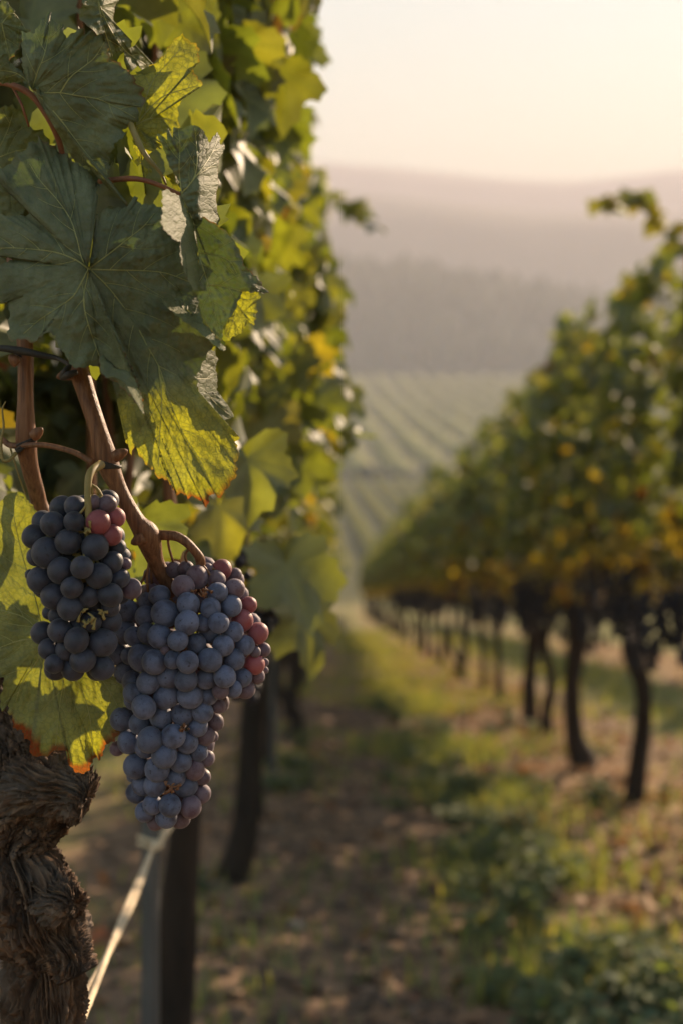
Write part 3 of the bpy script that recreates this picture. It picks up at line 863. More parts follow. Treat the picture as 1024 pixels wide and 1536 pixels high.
def cluster(name, data, Yb, prof, bulge, label, top, seed, extra, extra_kind):
    """data: (px, py, r_px, kind). prof: rows (py, x_left, x_right) of the cluster's outline, giving its round shape in depth."""
    rs = np.random.RandomState(seed)
    pr = np.array(prof, dtype=float)
    pts, rad, kinds = [], [], []
    for (px, py, r, k) in data:
        xl = np.interp(py, pr[:, 0], pr[:, 1]); xr = np.interp(py, pr[:, 0], pr[:, 2])
        c, w = (xl + xr) / 2, (xr - xl) / 2 - 8
        u = min(1, abs(px - c) / w)
        Y = Yb - bulge * (w / F * Yb) * math.sqrt(1 - u * u)
        pts.append(P(px, py, Y)); rad.append(1.055 * r / F * Y); kinds.append(k)
    front = len(pts)
    pts = np.array(pts); rad = np.array(rad)
    # let berries find room along the line of depth only
    for it in range(160):
        d = pts[:, None, :] - pts[None, :, :]
        dist = np.linalg.norm(d, axis=2) + np.eye(len(pts))
        need = (rad[:, None] + rad[None, :]) * 0.86
        ov = np.clip(need - dist, 0, None); np.fill_diagonal(ov, 0)
        lat2 = d[:, :, 0] ** 2 + d[:, :, 2] ** 2
        want = np.sqrt(np.clip(need ** 2 - lat2, 0, None))
        sgn = np.where(d[:, :, 1] == 0, 1, np.sign(d[:, :, 1]))
        push = np.where(ov > 0, (want - np.abs(d[:, :, 1])) * sgn, 0)
        cnt = np.maximum((ov > 0).sum(1), 1)
        pts[:, 1] += np.clip(push.sum(1) / cnt, -0.002, 0.002) * 0.4
    # berries inside and behind
    ex_p, ex_r = [], []
    tries = 0
    allp, allr = [p for p in pts], list(rad)
    while len(ex_p) < extra and tries < 20000:
        tries += 1
        py = rs.uniform(pr[0, 0] + 12, pr[-1, 0] - 12)
        xl = np.interp(py, pr[:, 0], pr[:, 1]); xr = np.interp(py, pr[:, 0], pr[:, 2])
        c, w = (xl + xr) / 2, (xr - xl) / 2 - 20
        px = c + w * rs.uniform(-0.92, 0.92)
        u = abs(px - c) / max(w, 1)
        half = bulge * (w / F * Yb) * math.sqrt(max(0, 1 - u * u))
        Y = Yb + half * rs.uniform(-0.75, 1.0)
        q = np.array(P(px, py, Y)); r = rs.uniform(0.0068, 0.0083)
        A = np.array(allp)
        if (np.linalg.norm(A - q, axis=1) < (np.array(allr) + r) * 0.86).any(): continue
        ex_p.append(q); ex_r.append(r); allp.append(q); allr.append(r)
    root = empty(name, P(*top), label, "grape cluster")
    off = np.array(root.location)
    order = sorted(range(front), key=lambda i: -rad[i])
    single = set(order[:100])
    rest = MB()
    for i in range(front):
        mi = i % 3
        rot = (rs.uniform(-0.9, 0.4), rs.uniform(-0.9, 0.9), rs.uniform(0, 6.28))
        if i in single:
            o = link("grape", BER[kinds[i]][mi], root)
            o.location = pts[i] - off
            e = rs.uniform(0.95, 1.06, 3)
            o.scale = tuple(rad[i] * e)
            o.rotation_euler = rot
            if kinds[i] == 'r': o["label"] = "red unripe grape"
        else:
            rest.add(ICO2[0] * rad[i] + pts[i], ICO2[1])
    if front + len(ex_p) <= 100:
        for q, r in zip(ex_p, ex_r):
            o = link("grape", BER[extra_kind][0], root); o.location = q - off; o.scale = (r, r, r); o.rotation_euler = (rs.uniform(0, 6), rs.uniform(0, 6), 0)
    else:
        for q, r in zip(ex_p, ex_r):
            rest.add(ICO2[0] * r + q, ICO2[1])
    if rest.n:
        o = rest.build("grape", [M_GRAPE_FAR if extra_kind == 'd' else M_GRAPE_P], root, off)
        o["kind"] = "stuff"
    return root, pts, rad, off

dL = [(20 + x / 4.655, 730 + y / 4.655, r / 4.655, k) for x, y, r, k in LEFT_B]
dR = [(150 + x / 3.793, 830 + y / 3.793, r / 3.793, k) for x, y, r, k in RIGHT_A] + [(150 + x / 3.793, 1020 + y / 3.793, r / 3.793, k) for x, y, r, k in RIGHT_B]
profL = [(735, 95, 190), (780, 40, 195), (830, 32, 205), (880, 38, 215), (930, 60, 190), (980, 45, 180), (1025, 75, 175)]
profR = [(838, 240, 360), (880, 185, 385), (930, 165, 405), (980, 160, 410), (1030, 155, 400), (1075, 160, 345), (1120, 165, 340), (1180, 180, 325), (1220, 190, 312), (1245, 205, 295)]
rootR, ptsR, radR, offR = cluster("grape_cluster", dR, 0.962, profR, 0.72, "large long blue grape cluster tapering to a point, reddish grapes on its right side", (300, 845, 0.945), 11, 70, 'p')
rootL, ptsL, radL, offL = cluster("grape_cluster", dL, 0.912, profL, 0.72, "smaller black grape cluster with a few red grapes at its top", (133, 712, 0.90), 12, 45, 'd')

def tubes_px(mb, pts, rpx, sides=10, n=30, mi=0, rough=0.0, seed=1):
    """pts: (px, py, Y); rpx radius in photograph pixels"""
    p = smooth_path([(*P(a, b_, Y), r / F * Y) for (a, b_, Y), r in zip(pts, rpx)], n)
    w = Waves(seed, 3, 1.0, 8)
    d = None if not rough else (lambda t_, a: 1 + rough * w(np.cos(a) * 2.5, np.sin(a) * 2.5, np.full_like(a, t_ * 10)))
    v, f = tube(p[:, :3], p[:, 3], sides, True, d)
    mb.add(v, f, mi)

def rachis(root, pts, off, axis, seed, frac):
    """stalk, axis and little green pedicels seen between the berries"""
    mb = MB(); rs = np.random.RandomState(seed)
    for a in axis: tubes_px(mb, a[0], a[1], 10, 36, 0, 0.06, seed)
    ax = np.concatenate([smooth_path([P(*q) for q in a[0]], 30) for a in axis])
    for q in pts:
        if rs.uniform() > frac: continue
        k = ax[np.argmin(np.linalg.norm(ax - (q + np.array([0, 0, 0.012])), axis=1))]
        tip = q + (k - q) / (np.linalg.norm(k - q) + 1e-9) * 0.004
        m = (k + tip) / 2 + rs.normal(0, 0.002, 3)
        v, f = tube(smooth_path([k, m, tip], 6), 0.0009, 5); mb.add(v, f)
    for gx, gy, gY in GREEN_BITS[seed]:
        for s in range(5):
            a = np.array(P(gx + rs.uniform(-7, 7), gy + rs.uniform(-5, 5), gY)); b_ = a + np.array([rs.normal(0, .003), rs.normal(0, .001), rs.normal(0, .003)])
            v, f = tube(smooth_path([a, (a + b_) / 2 + rs.normal(0, .0008, 3), b_], 5), [0.0006, .0006, .0007, .0009, .0013], 6); mb.add(v, f)
    return mb.build("stem", [M_STEM if seed == 32 else M_CANE], root, off)
GREEN_BITS = {31: [(302, 886, 0.922), (258, 1180, 0.925), (281, 1092, 0.925), (262, 905, 0.935)], 32: [(134, 792, 0.885), (108, 832, 0.895), (128, 918, 0.885), (140, 928, 0.885), (125, 870, 0.892), (150, 915, 0.89)]}
rachis(rootR, ptsR, offR, [([(238, 803, 0.945), (268, 806, 0.94), (292, 826, 0.94), (302, 848, 0.945), (298, 900, 0.955), (270, 1000, 0.96), (255, 1100, 0.96), (252, 1220, 0.95)], [8, 7.5, 7, 8, 6, 5, 4, 2])], 31, 0.6)
rachis(rootL, ptsL, offL, [([(152, 697, 0.915), (136, 710, 0.90), (132, 740, 0.893), (133, 790, 0.893), (125, 870, 0.92), (120, 960, 0.92)], [7, 6.5, 5.5, 5.5, 4.5, 3])], 32, 0.6)

# ------------------------------------------------------------------ the foreground vine
HB = (-0.215, 1.03, float(gz(-0.215, 1.03)))
hero = empty("grapevine", HB, "old gnarled vine in front, twisted bark trunk, brown canes and large sharp leaves", "grapevine", "vines of the left row")

def old_trunk():
    Y = 0.985
    ctr = [(48, 2980, 0.975, 85), (58, 2300, 0.98, 66), (66, 1800, Y, 57), (72, 1600, Y, 46), (74, 1500, Y, 47), (73, 1430, Y, 46), (54, 1372, Y, 72), (38, 1322, Y, 62),
           (14, 1280, Y, 38), (26, 1238, Y + .005, 56), (52, 1195, Y + .012, 74), (36, 1150, Y + .025, 68), (8, 1105, Y + .035, 54), (-20, 1050, Y + .045, 44), (-45, 960, Y + .05, 36), (-60, 860, Y + .05, 26)]
    n, sides = 760, 300
    p = smooth_path([(*P(a, b_, YY), 0.90 * r / F * YY) for a, b_, YY, r in ctr], n)
    s = np.concatenate([[0], np.cumsum(np.linalg.norm(np.diff(p[:, :3], axis=0), axis=1))])
    ang = np.linspace(0, 2 * math.pi, sides, endpoint=False)
    S, A = np.meshgrid(s, ang, indexing='ij')
    w1, w2, w3, w4, w5 = (Waves(300 + i, 3, fq, 14, 0.7) for i, fq in enumerate((5.0, 11.0, 30.0, 60.0, 120.0)))
    def rid(x): return 1 - np.abs(np.clip(x, -1.6, 1.6)) / 1.6 * 2
    tw = A + 2.6 * S + 0.16 * np.sin(S * 30) + 0.16 * w1(S * 5, np.cos(A) * .4, np.sin(A) * .4) + 0.07 * w3(S * 1.2, np.cos(A) * .2, np.sin(A) * .2)
    ca, sa = np.cos(tw), np.sin(tw)
    big = w1(S * 3.0, np.cos(A) * 0.35, np.sin(A) * 0.35)
    lump = w2(S * 2.4, np.cos(A) * 0.22, np.sin(A) * 0.22)
    f1 = rid(w2(ca * 0.75, sa * 0.75, S * 1.5)); f2 = rid(w3(ca * 0.75, sa * 0.75, S * 1.6)); f3 = rid(w4(ca * 0.85, sa * 0.85, S * 2.0)); f4 = rid(w5(ca * .8, sa * .8, S * 2.4))
    f2 = f2 * np.clip(0.7 + 0.5 * w2(S * 5, np.cos(A) * .5, np.sin(A) * .5), 0.1, 1.5)
    f3 = f3 * np.clip(0.8 + 0.6 * w3(S * 2, np.cos(A) * .3, np.sin(A) * .3), 0.1, 1.6)
    relief = 0.0030 * big + 0.0030 * lump + 0.0018 * f1 + 0.0030 * f2 + 0.0032 * f3 + 0.0020 * f4
    relief = np.where(S > s[-1] * 0.25, relief, relief)
    tan = np.gradient(p[:, :3], axis=0); tan /= np.linalg.norm(tan, axis=1)[:, None]
    bx = np.cross(tan, np.array([0, 1.0, 0])); bx /= np.linalg.norm(bx, axis=1)[:, None]
    by = np.cross(bx, tan)
    # ground contact flare is in the radii; keep the ring plane turning with the path
    rad = p[:, 3][:, None] + relief
    V = p[:, None, :3] + rad[..., None] * (np.cos(A)[..., None] * bx[:, None] + np.sin(A)[..., None] * by[:, None])
    mb = MB()
    i, j = np.meshgrid(np.arange(n - 1), np.arange(sides), indexing='ij')
    j2 = (j + 1) % sides
    fq = np.stack([i * sides + j, (i + 1) * sides + j, (i + 1) * sides + j2, i * sides + j2], -1).reshape(-1, 4)
    co = np.stack([ca * 9, sa * 9, S * 32], -1).reshape(-1, 3)
    mb.add(V.reshape(-1, 3), fq, 0, leafco=co, relief=relief.ravel())
    # the stub of an old cut arm on the right of the head
    for ctr2, seed in (([(35, 1178, .99, 46), (82, 1182, 0.972, 41), (114, 1190, 0.962, 30), (133, 1197, 0.96, 22)], 5), ([(55, 1200, .99, 38), (86, 1222, 0.975, 22), (97, 1238, 0.97, 8)], 6),
                       ([(55, 1325, .985, 50), (92, 1345, 0.965, 32), (118, 1356, 0.96, 16)], 7), ([(70, 1380, .985, 52), (98, 1420, 0.97, 32), (115, 1462, 0.965, 17)], 8)):
        m, sd = 150, 160
        q = smooth_path([(*P(a, b_, YY), r / F * YY) for a, b_, YY, r in ctr2], m)
        t_ = np.gradient(q[:, :3], axis=0); t_ /= np.linalg.norm(t_, axis=1)[:, None]
        ux = np.cross(t_, np.array([0, 1.0, 0])); ux /= np.linalg.norm(ux, axis=1)[:, None]; uy = np.cross(ux, t_)
        ss = np.linspace(0, 1, m)[:, None]; a = np.linspace(0, 2 * math.pi, sd, endpoint=False)[None]
        ss, a = np.broadcast_arrays(ss, a)
        tw = a + ss * 0.5 + seed + 0.12 * w1(ss * 1.5, np.cos(a) * .4, np.sin(a) * .4)
        c_, s_ = np.cos(tw), np.sin(tw)
        rl = 0.0028 * w2(c_ * .3, s_ * .3, ss * .4) + 0.0026 * rid(w3(c_ * .5, s_ * .5, ss * .22)) * np.clip(.7 + .5 * w2(c_ * .4, s_ * .4, ss * .5), .1, 1.5) + 0.0026 * rid(w4(c_ * .6, s_ * .6, ss * .3)) + 0.0016 * rid(w5(c_ * .6, s_ * .6, ss * .35))
        vv = q[:, None, :3] + (q[:, 3][:, None] + rl)[..., None] * (np.cos(a)[..., None] * ux[:, None] + np.sin(a)[..., None] * uy[:, None])
        # cut end: rings shrinking into a slightly hollow, cracked face
        end = vv[-1]; cen = end.mean(0)
        rings = [end * k + cen * (1 - k) + t_[-1] * dd for k, dd in ((0.93, 0.0012), (0.78, 0.0004), (0.55, -0.0012), (0.3, -0.002), (0.02, -0.0022))]
        vv = np.concatenate([vv, np.array(rings)], 0)
        mm = len(vv)
        i, j = np.meshgrid(np.arange(mm - 1), np.arange(sd), indexing='ij'); j2 = (j + 1) % sd
        fq = np.stack([i * sd + j, (i + 1) * sd + j, (i + 1) * sd + j2, i * sd + j2], -1).reshape(-1, 4)
        co = np.zeros((mm, sd, 3)); co[:m, :, 0] = c_ * 7; co[:m, :, 1] = s_ * 7; co[:m, :, 2] = ss * 2 + seed
        co[m:, :, :] = np.array(rings) * 120
        mb.add(vv.reshape(-1, 3), fq, 0, leafco=co.reshape(-1, 3), relief=0.0)
    # loose strips of peeling bark
    rs = np.random.RandomState(77)
    for k in range(620):
        i0 = rs.randint(int(n * .50), int(n * .93)); L = rs.randint(12, 70); a0 = rs.randint(0, sides)
        ii = np.clip(np.arange(i0, i0 + L), 0, n - 1)
        drift = rs.normal(-0.12, 0.28)
        aj = (a0 + (np.arange(L) * drift)).astype(int) % sides
        path = V[ii, aj].copy()
        c = p[ii, :3]; out = path - c; out /= np.linalg.norm(out, axis=1)[:, None]
        t_ = np.linspace(-1, 1, L)
        lift = 0.0006 + rs.uniform(0.0002, 0.0045) * np.clip(t_, 0, 1) ** 2 + rs.uniform(0, 0.0015) * np.clip(-t_, 0, 1) ** 2
        path += out * lift[:, None]
        kk = np.ones(5) / 5
        path = np.stack([np.convolve(np.pad(path[:, d_], 2, mode='edge'), kk, 'valid') for d_ in range(3)], -1)
        v, f = tube(path, (1 - np.abs(t_) ** 3 * .85) * (rs.uniform(0.0007, 0.0022) if k % 5 else rs.uniform(0.002, 0.0036)), 6)
        mb.add(v, f, 0, leafco=np.repeat(np.arange(L) * 0.12, 6).tolist() + [0, 0] if False else np.stack([np.full(len(v), k * 3.1), np.arange(len(v)) % 6 * 0.5, np.arange(len(v)) * 0.02], -1), relief=0.0)
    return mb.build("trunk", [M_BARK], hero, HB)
old_trunk()

# canes, ties, tendrils
def part_px(name, tubes, mats, buds=(), **kw):
    mb = MB()
    for t_ in tubes: tubes_px(mb, *t_, **kw)
    for bx, by, bY, ba, bl in buds:
        a = np.array(P(bx, by, bY)); d_ = np.array([math.cos(ba), -.25, math.sin(ba)]) * bl
        v, f = tube([a, a + d_ * .25, a + d_ * .6, a + d_ * .9, a + d_], [.0038, .0042, .0034, .0018, .0004], 9); mb.add(v, f)
    return mb.build(name, mats, hero, HB)
part_px("cane", [([(-60, 1000, 1.06), (20, 900, 1.03), (66, 800, 0.99), (58, 750, 0.98), (45, 700, 0.97), (39, 660, 0.965), (38, 600, 0.965), (38, 540, 0.967), (34, 480, 0.97), (20, 380, 0.99), (10, 200, 1.03)],
                 [15, 14, 12.5, 12, 12.5, 14.5, 11.5, 12, 12.5, 11, 8])], [M_CANE], ((50, 655, .955, .7, .009), (28, 545, .955, 2.4, .008)), sides=18, n=120, rough=0.05, seed=3)
part_px("cane", [([(122, 500, 0.955), (118, 545, 0.95), (130, 590, 0.945), (146, 640, 0.94), (160, 690, 0.94), (180, 735, 0.94), (205, 780, 0.94), (222, 803, 0.942), (236, 845, 0.95), (258, 885, 0.96), (270, 930, 0.985)],
                 [12, 15, 13.5, 13.5, 18, 13, 14, 20, 12, 12, 8])], [M_CANE], ((172, 686, .93, .5, .010), (216, 806, .935, 3.6, .009), (108, 560, .94, 3.4, .010)), sides=18, n=140, rough=0.05, seed=4)
part_px("cane", [([(250, 700, 1.35), (256, 760, 1.35), (266, 830, 1.35), (262, 900, 1.36)], [8, 8.5, 9, 8])], [M_CANE], sides=10, n=30, rough=0.05, seed=5)
part_px("tendril", [([(0, 655, 0.97), (16, 668, 0.965), (40, 668, 0.955), (70, 668, 0.945), (110, 678, 0.935), (140, 694, 0.93)], [4, 4.5, 4, 3.8, 4.2, 5.5])], [M_CANE], sides=8, n=40, rough=0.06, seed=6)
part_px("tendril", [([(24, 680, 0.955), (14, 690, 0.95), (4, 688, 0.95), (2, 660, 0.952), (6, 640, 0.955), (4, 615, 0.957), (9, 602, 0.958)], [3.5, 3, 2.6, 2.2, 1.8, 1.4, 1.0]),
                    ([(16, 672, 0.96), (26, 705, 0.96), (36, 735, 0.965), (44, 757, 0.97)], [1.6, 1.3, 1.1, 0.8])], [M_STEM], sides=7, n=40)
for (cx, cy, Y, r, tilt) in ((40, 664, 0.955, 15, 0.3), (163, 694, 0.932, 18, -0.5), (36, 532, 0.962, 15.5, 0.1)):
    pth = []
    for a in np.linspace(0, 6 * math.pi, 60):
        c = np.array(P(cx, cy + a / (2 * math.pi) * 3.4 - 3, Y + 0.008)); rr = r / F * Y
        pth.append(c + np.array([rr * math.cos(a), rr * math.sin(a), rr * math.cos(a) * math.sin(tilt + a * .03)]))
    mb = MB(); v, f = tube(pth, 0.0011, 6); mb.add(v, f)
    mb.build("tie", [M_TIE], hero, HB)
part_px("tie", [([(-40, 520, 0.955), (0, 522, 0.953), (30, 526, 0.950), (60, 532, 0.948), (88, 538, 0.945), (104, 548, 0.935), (98, 557, 0.93), (94, 566, 0.932), (104, 562, 0.928), (116, 558, 0.93)], [5, 5, 6, 5, 3.5, 4, 5, 5, 6, 4])], [M_TIE], sides=8, n=70)
part_px("petiole", [([(-10, 122, 0.93), (20, 128, 0.92), (50, 145, 0.915), (75, 180, 0.915), (90, 215, 0.92), (97, 250, 0.925)], [4.5, 5, 5, 5, 4.5, 4])], [M_PETI], sides=10, n=40)
part_px("petiole", [([(150, 272, 0.93), (190, 268, 0.905), (215, 270, 0.90), (245, 280, 0.90), (272, 292, 0.90)], [4, 4.5, 4, 3.5, 2.5])], [M_PETI], sides=10, n=40)
part_px("petiole", [([(194, 180, 0.915), (204, 205, 0.905), (218, 232, 0.902), (240, 258, 0.903), (250, 278, 0.905)], [5, 4.5, 4, 2.5, 1.5])], [M_STEM], sides=10, n=40)
part_px("petiole", [([(18, 128, 0.925), (32, 155, 0.92), (38, 172, 0.92), (44, 190, 0.925)], [2, 2, 2, 1.5])], [M_PETI], sides=8, n=20)

# ------------------------------------------------------------------ large sharp leaves
def seg_dist(pts, polys):
    d = np.full(len(pts), 1e9)
    for pl in polys:
        for a, b_ in zip(pl[:-1], pl[1:]):
            ab = b_ - a; t_ = np.clip(((pts - a) @ ab) / (ab @ ab + 1e-9), 0, 1)
            d = np.minimum(d, np.linalg.norm(pts - (a + t_[:, None] * ab), axis=1))
    return d

def inside(p, poly):
    x, y = p; c = False; n = len(poly)
    for i in range(n):
        x1, y1 = poly[i]; x2, y2 = poly[i - 1]
        if (y1 > y) != (y2 > y) and x < (x2 - x1) * (y - y1) / (y2 - y1) + x1: c = not c
    return c

def sheet(mb, J, out, veins=(), seed=0, depth=None, serr=3.0, NU=300, NR=70, autumn=0.0, scorch=None, crinkle=0.0005, pillow=0.0012, sec_len=55, sec_gap=38, vw=2.1, bow=0.0):
    """one blade: J = (px, py, Y) the point the surface is drawn from; out = outline points (px, py, dY).
    Depth comes from dY along the outline (eased inwards) or from depth(px, py) in metres."""
    rs = np.random.RandomState(seed)
    o = np.array(out, dtype=float)
    cl = np.vstack([o, o[:1]])
    L = np.concatenate([[0], np.cumsum(np.linalg.norm(np.diff(cl[:, :2], axis=0), axis=1))])
    u = np.linspace(0, L[-1], NU, endpoint=False)
    O = np.stack([np.interp(u, L, cl[:, k]) for k in range(3)], -1)
    k7 = np.ones(9) / 9.0
    O[:, 2] = np.convolve(np.pad(O[:, 2], 4, mode='wrap'), k7, 'valid')
    tg = np.roll(O[:, :2], -1, 0) - np.roll(O[:, :2], 1, 0); tg /= np.linalg.norm(tg, axis=1)[:, None] + 1e-9
    nr = np.stack([tg[:, 1], -tg[:, 0]], -1)
    if ((nr * (O[:, :2] - np.array(J[:2]))).sum(1)).mean() < 0: nr = -nr
    ph = u / 13.0 + 0.9 * np.sin(u / 37.0 + seed)
    saw = np.abs((ph % 1.0) - 0.35) * 2 - 0.5
    O[:, :2] += nr * (serr * saw + rs.normal(0, 0.25, NU))[:, None]
    r = np.linspace(0, 1, NR) ** 0.9; r[0] = 0.004
    Jp = np.array(J[:2])
    XY = Jp + (O[None, :, :2] - Jp) * r[:, None, None]
    flat = XY.reshape(-1, 2)
    if depth is not None:
        D = np.array([depth(a, b_) for a, b_ in flat]).reshape(NR, NU)
    else:
        D = O[None, :, 2] * r[:, None] ** 1.5
    D = D - bow * np.sin(math.pi * r)[:, None]
    vp = [smooth_path(np.array(v, dtype=float), 26) for v in veins]
    sec = []
    poly = O[::4, :2]
    for v in vp:
        ln = np.concatenate([[0], np.cumsum(np.linalg.norm(np.diff(v, axis=0), axis=1))])
        k = 0
        for dist in np.arange(sec_gap * 0.6, ln[-1] - 12, sec_gap * 0.5):
            q = np.array([np.interp(dist, ln, v[:, 0]), np.interp(dist, ln, v[:, 1])])
            ix = min(np.searchsorted(ln, dist), len(v) - 2)
            t_ = v[ix + 1] - v[ix - 1 if ix else 0]; t_ /= np.linalg.norm(t_) + 1e-9
            sgn = 1 if k % 2 else -1; k += 1
            a = math.radians(48 + rs.uniform(-6, 6)) * sgn
            d_ = np.array([t_[0] * math.cos(a) - t_[1] * math.sin(a), t_[0] * math.sin(a) + t_[1] * math.cos(a)])
            pth = [q]; ll = sec_len * (1.15 - 0.75 * dist / ln[-1]) * rs.uniform(0.8, 1.2)
            for s in range(10):
                a2 = -0.035 * sgn
                d_ = np.array([d_[0] * math.cos(a2) - d_[1] * math.sin(a2), d_[0] * math.sin(a2) + d_[1] * math.cos(a2)])
                nx = pth[-1] + d_ * ll / 10
                if not inside(nx, poly): break
                pth.append(nx)
            if len(pth) > 3: sec.append(np.array(pth))
    dist = seg_dist(flat, vp + sec).reshape(NR, NU) if vp else np.full((NR, NU), 30.0)
    D = D - 1.15 * pillow * (1 - np.exp(-dist / 7.0))
    w1, w2 = Waves(seed + 1, 2, 0.16, 14, 0.7), Waves(seed + 2, 2, 0.45, 16, 0.7)
    D = D + crinkle * (w1(XY[..., 0], XY[..., 1]) + 0.55 * w2(XY[..., 0], XY[..., 1])) * np.clip(r[:, None] * 3, 0, 1)
    w0, wm = Waves(seed + 5, 2, 0.045, 10), Waves(seed + 6, 2, 0.10, 10)
    D = D + (0.0016 * w0(XY[..., 0], XY[..., 1]) * np.clip(r[:, None] * 2, 0, 1) + 0.0022 * wm(XY[..., 0], XY[..., 1]) * np.clip((r[:, None] - 0.72) / 0.28, 0, 1) ** 2) * (1.0 if depth is None else 0.5)
    Yv = J[2] + D
    V = np.stack([(XY[..., 0] - 500) / F * Yv, Yv, (560 - XY[..., 1]) / F * Yv], -1).reshape(-1, 3)
    i, j = np.meshgrid(np.arange(NR - 1), np.arange(NU), indexing='ij'); j2 = (j + 1) % NU
    fq = np.stack([i * NU + j, i * NU + j2, (i + 1) * NU + j2, (i + 1) * NU + j], -1).reshape(-1, 4)
    rr = np.broadcast_to(r[:, None], (NR, NU)).ravel()
    wv = Waves(seed + 3, 2, 0.035, 8)
    au = np.clip((autumn(flat[:, 0], flat[:, 1], rr) if callable(autumn) else np.full(len(flat), autumn)) + 0.06 * wv(flat[:, 0], flat[:, 1]), 0, 1)
    sc = np.clip((np.clip((rr - 0.965) / 0.035, 0, 1) * np.clip(wv(flat[:, 1], flat[:, 0]), 0, 1) * 0.5) if scorch is None else scorch(flat[:, 0], flat[:, 1], rr), 0, 1)
    co = np.stack([flat[:, 0] / 150.0 + seed * 3.7, flat[:, 1] / 150.0, np.full(len(flat), seed * 1.3)], -1)
    mb.add(V, fq, 0, autumn=au, scorch=sc, leafco=co, thick=1.0)
    def on_surface(q):
        d2 = ((flat - q) ** 2).sum(1); id_ = np.argpartition(d2, 4)[:4]; w = 1 / (d2[id_] + 0.5)
        return float((Yv.ravel()[id_] * w).sum() / w.sum())
    for pl, w0, w_1 in [(v, vw, vw * 0.45) for v in vp] + [(s, vw * 0.5, vw * 0.16) for s in sec]:
        pts = [];
        for q in pl:
            Yq = on_surface(q) - 0.0003
            pts.append(P(q[0], q[1], Yq))
        rad = np.linspace(w0, w_1, len(pts)) * 0.5 / F * J[2]
        v, f = tube(pts, rad, 5, False)
        mb.add(v, f, 1)

def zc(lst, x0, y0, s):
    """zoomed-view coordinates back to photograph pixels"""
    return [(x0 + a[0] / s, y0 + a[1] / s, *a[2:]) for a in lst]

def leaf(name_label, parts):
    mb = MB()
    for kw in parts: sheet(mb, **kw)
    o = mb.build("leaf", [M_LEAF, M_VEIN], hero, HB)
    if name_label: o["label"] = name_label
    return o

# leaf A: the big one in the middle. Its left half is folded forward over the right half.
A1 = zc([(440, 745, 0), (452, 765, 0), (480, 850, 0), (520, 950, 0), (570, 1060, 0), (625, 1170, .000), (680, 1290, .001), (715, 1400, .003), (722, 1478, .006), (700, 1440, .010), (675, 1400, .014),
         (640, 1370, .018), (600, 1330, .022), (560, 1300, .024), (520, 1280, .024), (497, 1240, .022), (470, 1225, .018), (420, 1240, .014), (370, 1240, .012), (340, 1200, .010), (320, 1160, .010), (290, 1130, .010), (280, 1080, .010), (240, 1060, .012), (215, 1075, .014), (170, 1120, .016), (120, 1095, .02),
         (80, 1105, .022), (40, 1100, .024), (45, 1040, .024), (50, 960, .024), (40, 910, .026), (-10, 925, .03), (-60, 900, .035), (-50, 800, .034), (-30, 740, .034), (20, 715, .03), (70, 700, .025), (20, 680, .03), (-40, 670, .036), (-80, 600, .042), (-60, 500, .042), (-20, 470, .04), (60, 480, .034), (150, 475, .03),
         (130, 420, .034), (100, 380, .038), (40, 350, .044), (-5, 310, .05), (-20, 250, .052), (30, 235, .05), (70, 200, .05), (72, 160, .052), (135, 155, .05), (140, 110, .053), (190, 115, .052), (195, 80, .055), (230, 115, .052), (275, 130, .05), (300, 170, .046),
         (330, 165, .046), (360, 205, .04), (400, 225, .036), (440, 250, .034), (470, 300, .03), (490, 370, .025), (480, 440, .02), (455, 490, .014), (425, 545, .008), (412, 600, .004), (412, 660, .001), (425, 715, 0)], 0, 180, 3.338)
A1 = [(a, b_, c - 0.00019 * max(0, b_ - 403)) for a, b_, c in A1]
A1v = [zc(v, 0, 180, 3.338) for v in ([(445, 745), (410, 690), (385, 590), (350, 490), (280, 390), (200, 300), (150, 220)], [(445, 745), (380, 700), (290, 665), (200, 650), (60, 640), (-40, 645)],
                                     [(445, 745), (400, 830), (365, 885), (290, 940), (200, 1000), (120, 1070)], [(445, 760), (420, 900), (440, 1010), (480, 1130), (520, 1240)])]
A2 = zc([(440, 745, 0), (445, 735, 0), (480, 700, 0), (505, 620, .003), (500, 540, .006), (490, 470, .010), (545, 430, .012), (600, 440, .012), (640, 440, .013), (655, 425, .013), (675, 375, .015), (700, 420, .013), (740, 420, .013), (780, 425, .013), (830, 460, .013), (900, 520, .014),
         (960, 620, .016), (1000, 720, .018), (1010, 800, .018), (1000, 880, .018), (1060, 960, .018), (1110, 1080, .018), (1130, 1130, .020), (1060, 1140, .018), (1040, 1170, .018)], 0, 180, 3.338)
A2 += zc([(600, 280, .016), (600, 300, .015), (605, 370, .012), (650, 450, .010), (700, 515, .008), (735, 545, .006), (770, 580, .004), (825, 605, .002), (795, 622, .002), (820, 690, -.002), (800, 730, -.004), (805, 790, -.006), (770, 840, -.010), (740, 885, -.012), (705, 915, -.013), (690, 880, -.013),
          (665, 905, -.014), (650, 965, -.018), (635, 925, -.014), (600, 920, -.012), (580, 900, -.011), (558, 918, -.012), (530, 885, -.010), (500, 893, -.010), (470, 850, -.008), (440, 812, -.008), (405, 810, -.006), (385, 798, -.006), (393, 765, -.004), (350, 755, -.004), (325, 715, -.002),
          (295, 680, -.001), (285, 640, 0), (265, 690, .004), (250, 640, .004), (235, 622, .005), (265, 570, .004), (285, 520, .003), (300, 455, .004), (250, 330, .006), (190, 190, .006), (130, 30, .004), (90, -150, .003)], 120, 480, 3.413)
A2v = [[(135, 403), (168, 437), (204, 487), (222, 520), (240, 553), (255, 600), (275, 650), (300, 690), (318, 730)], [(135, 404), (175, 405), (215, 406), (250, 410), (290, 425)], [(135, 402), (165, 380), (190, 360), (215, 340), (232, 320)],
       [(238, 548), (243, 600), (240, 650), (238, 700)]]
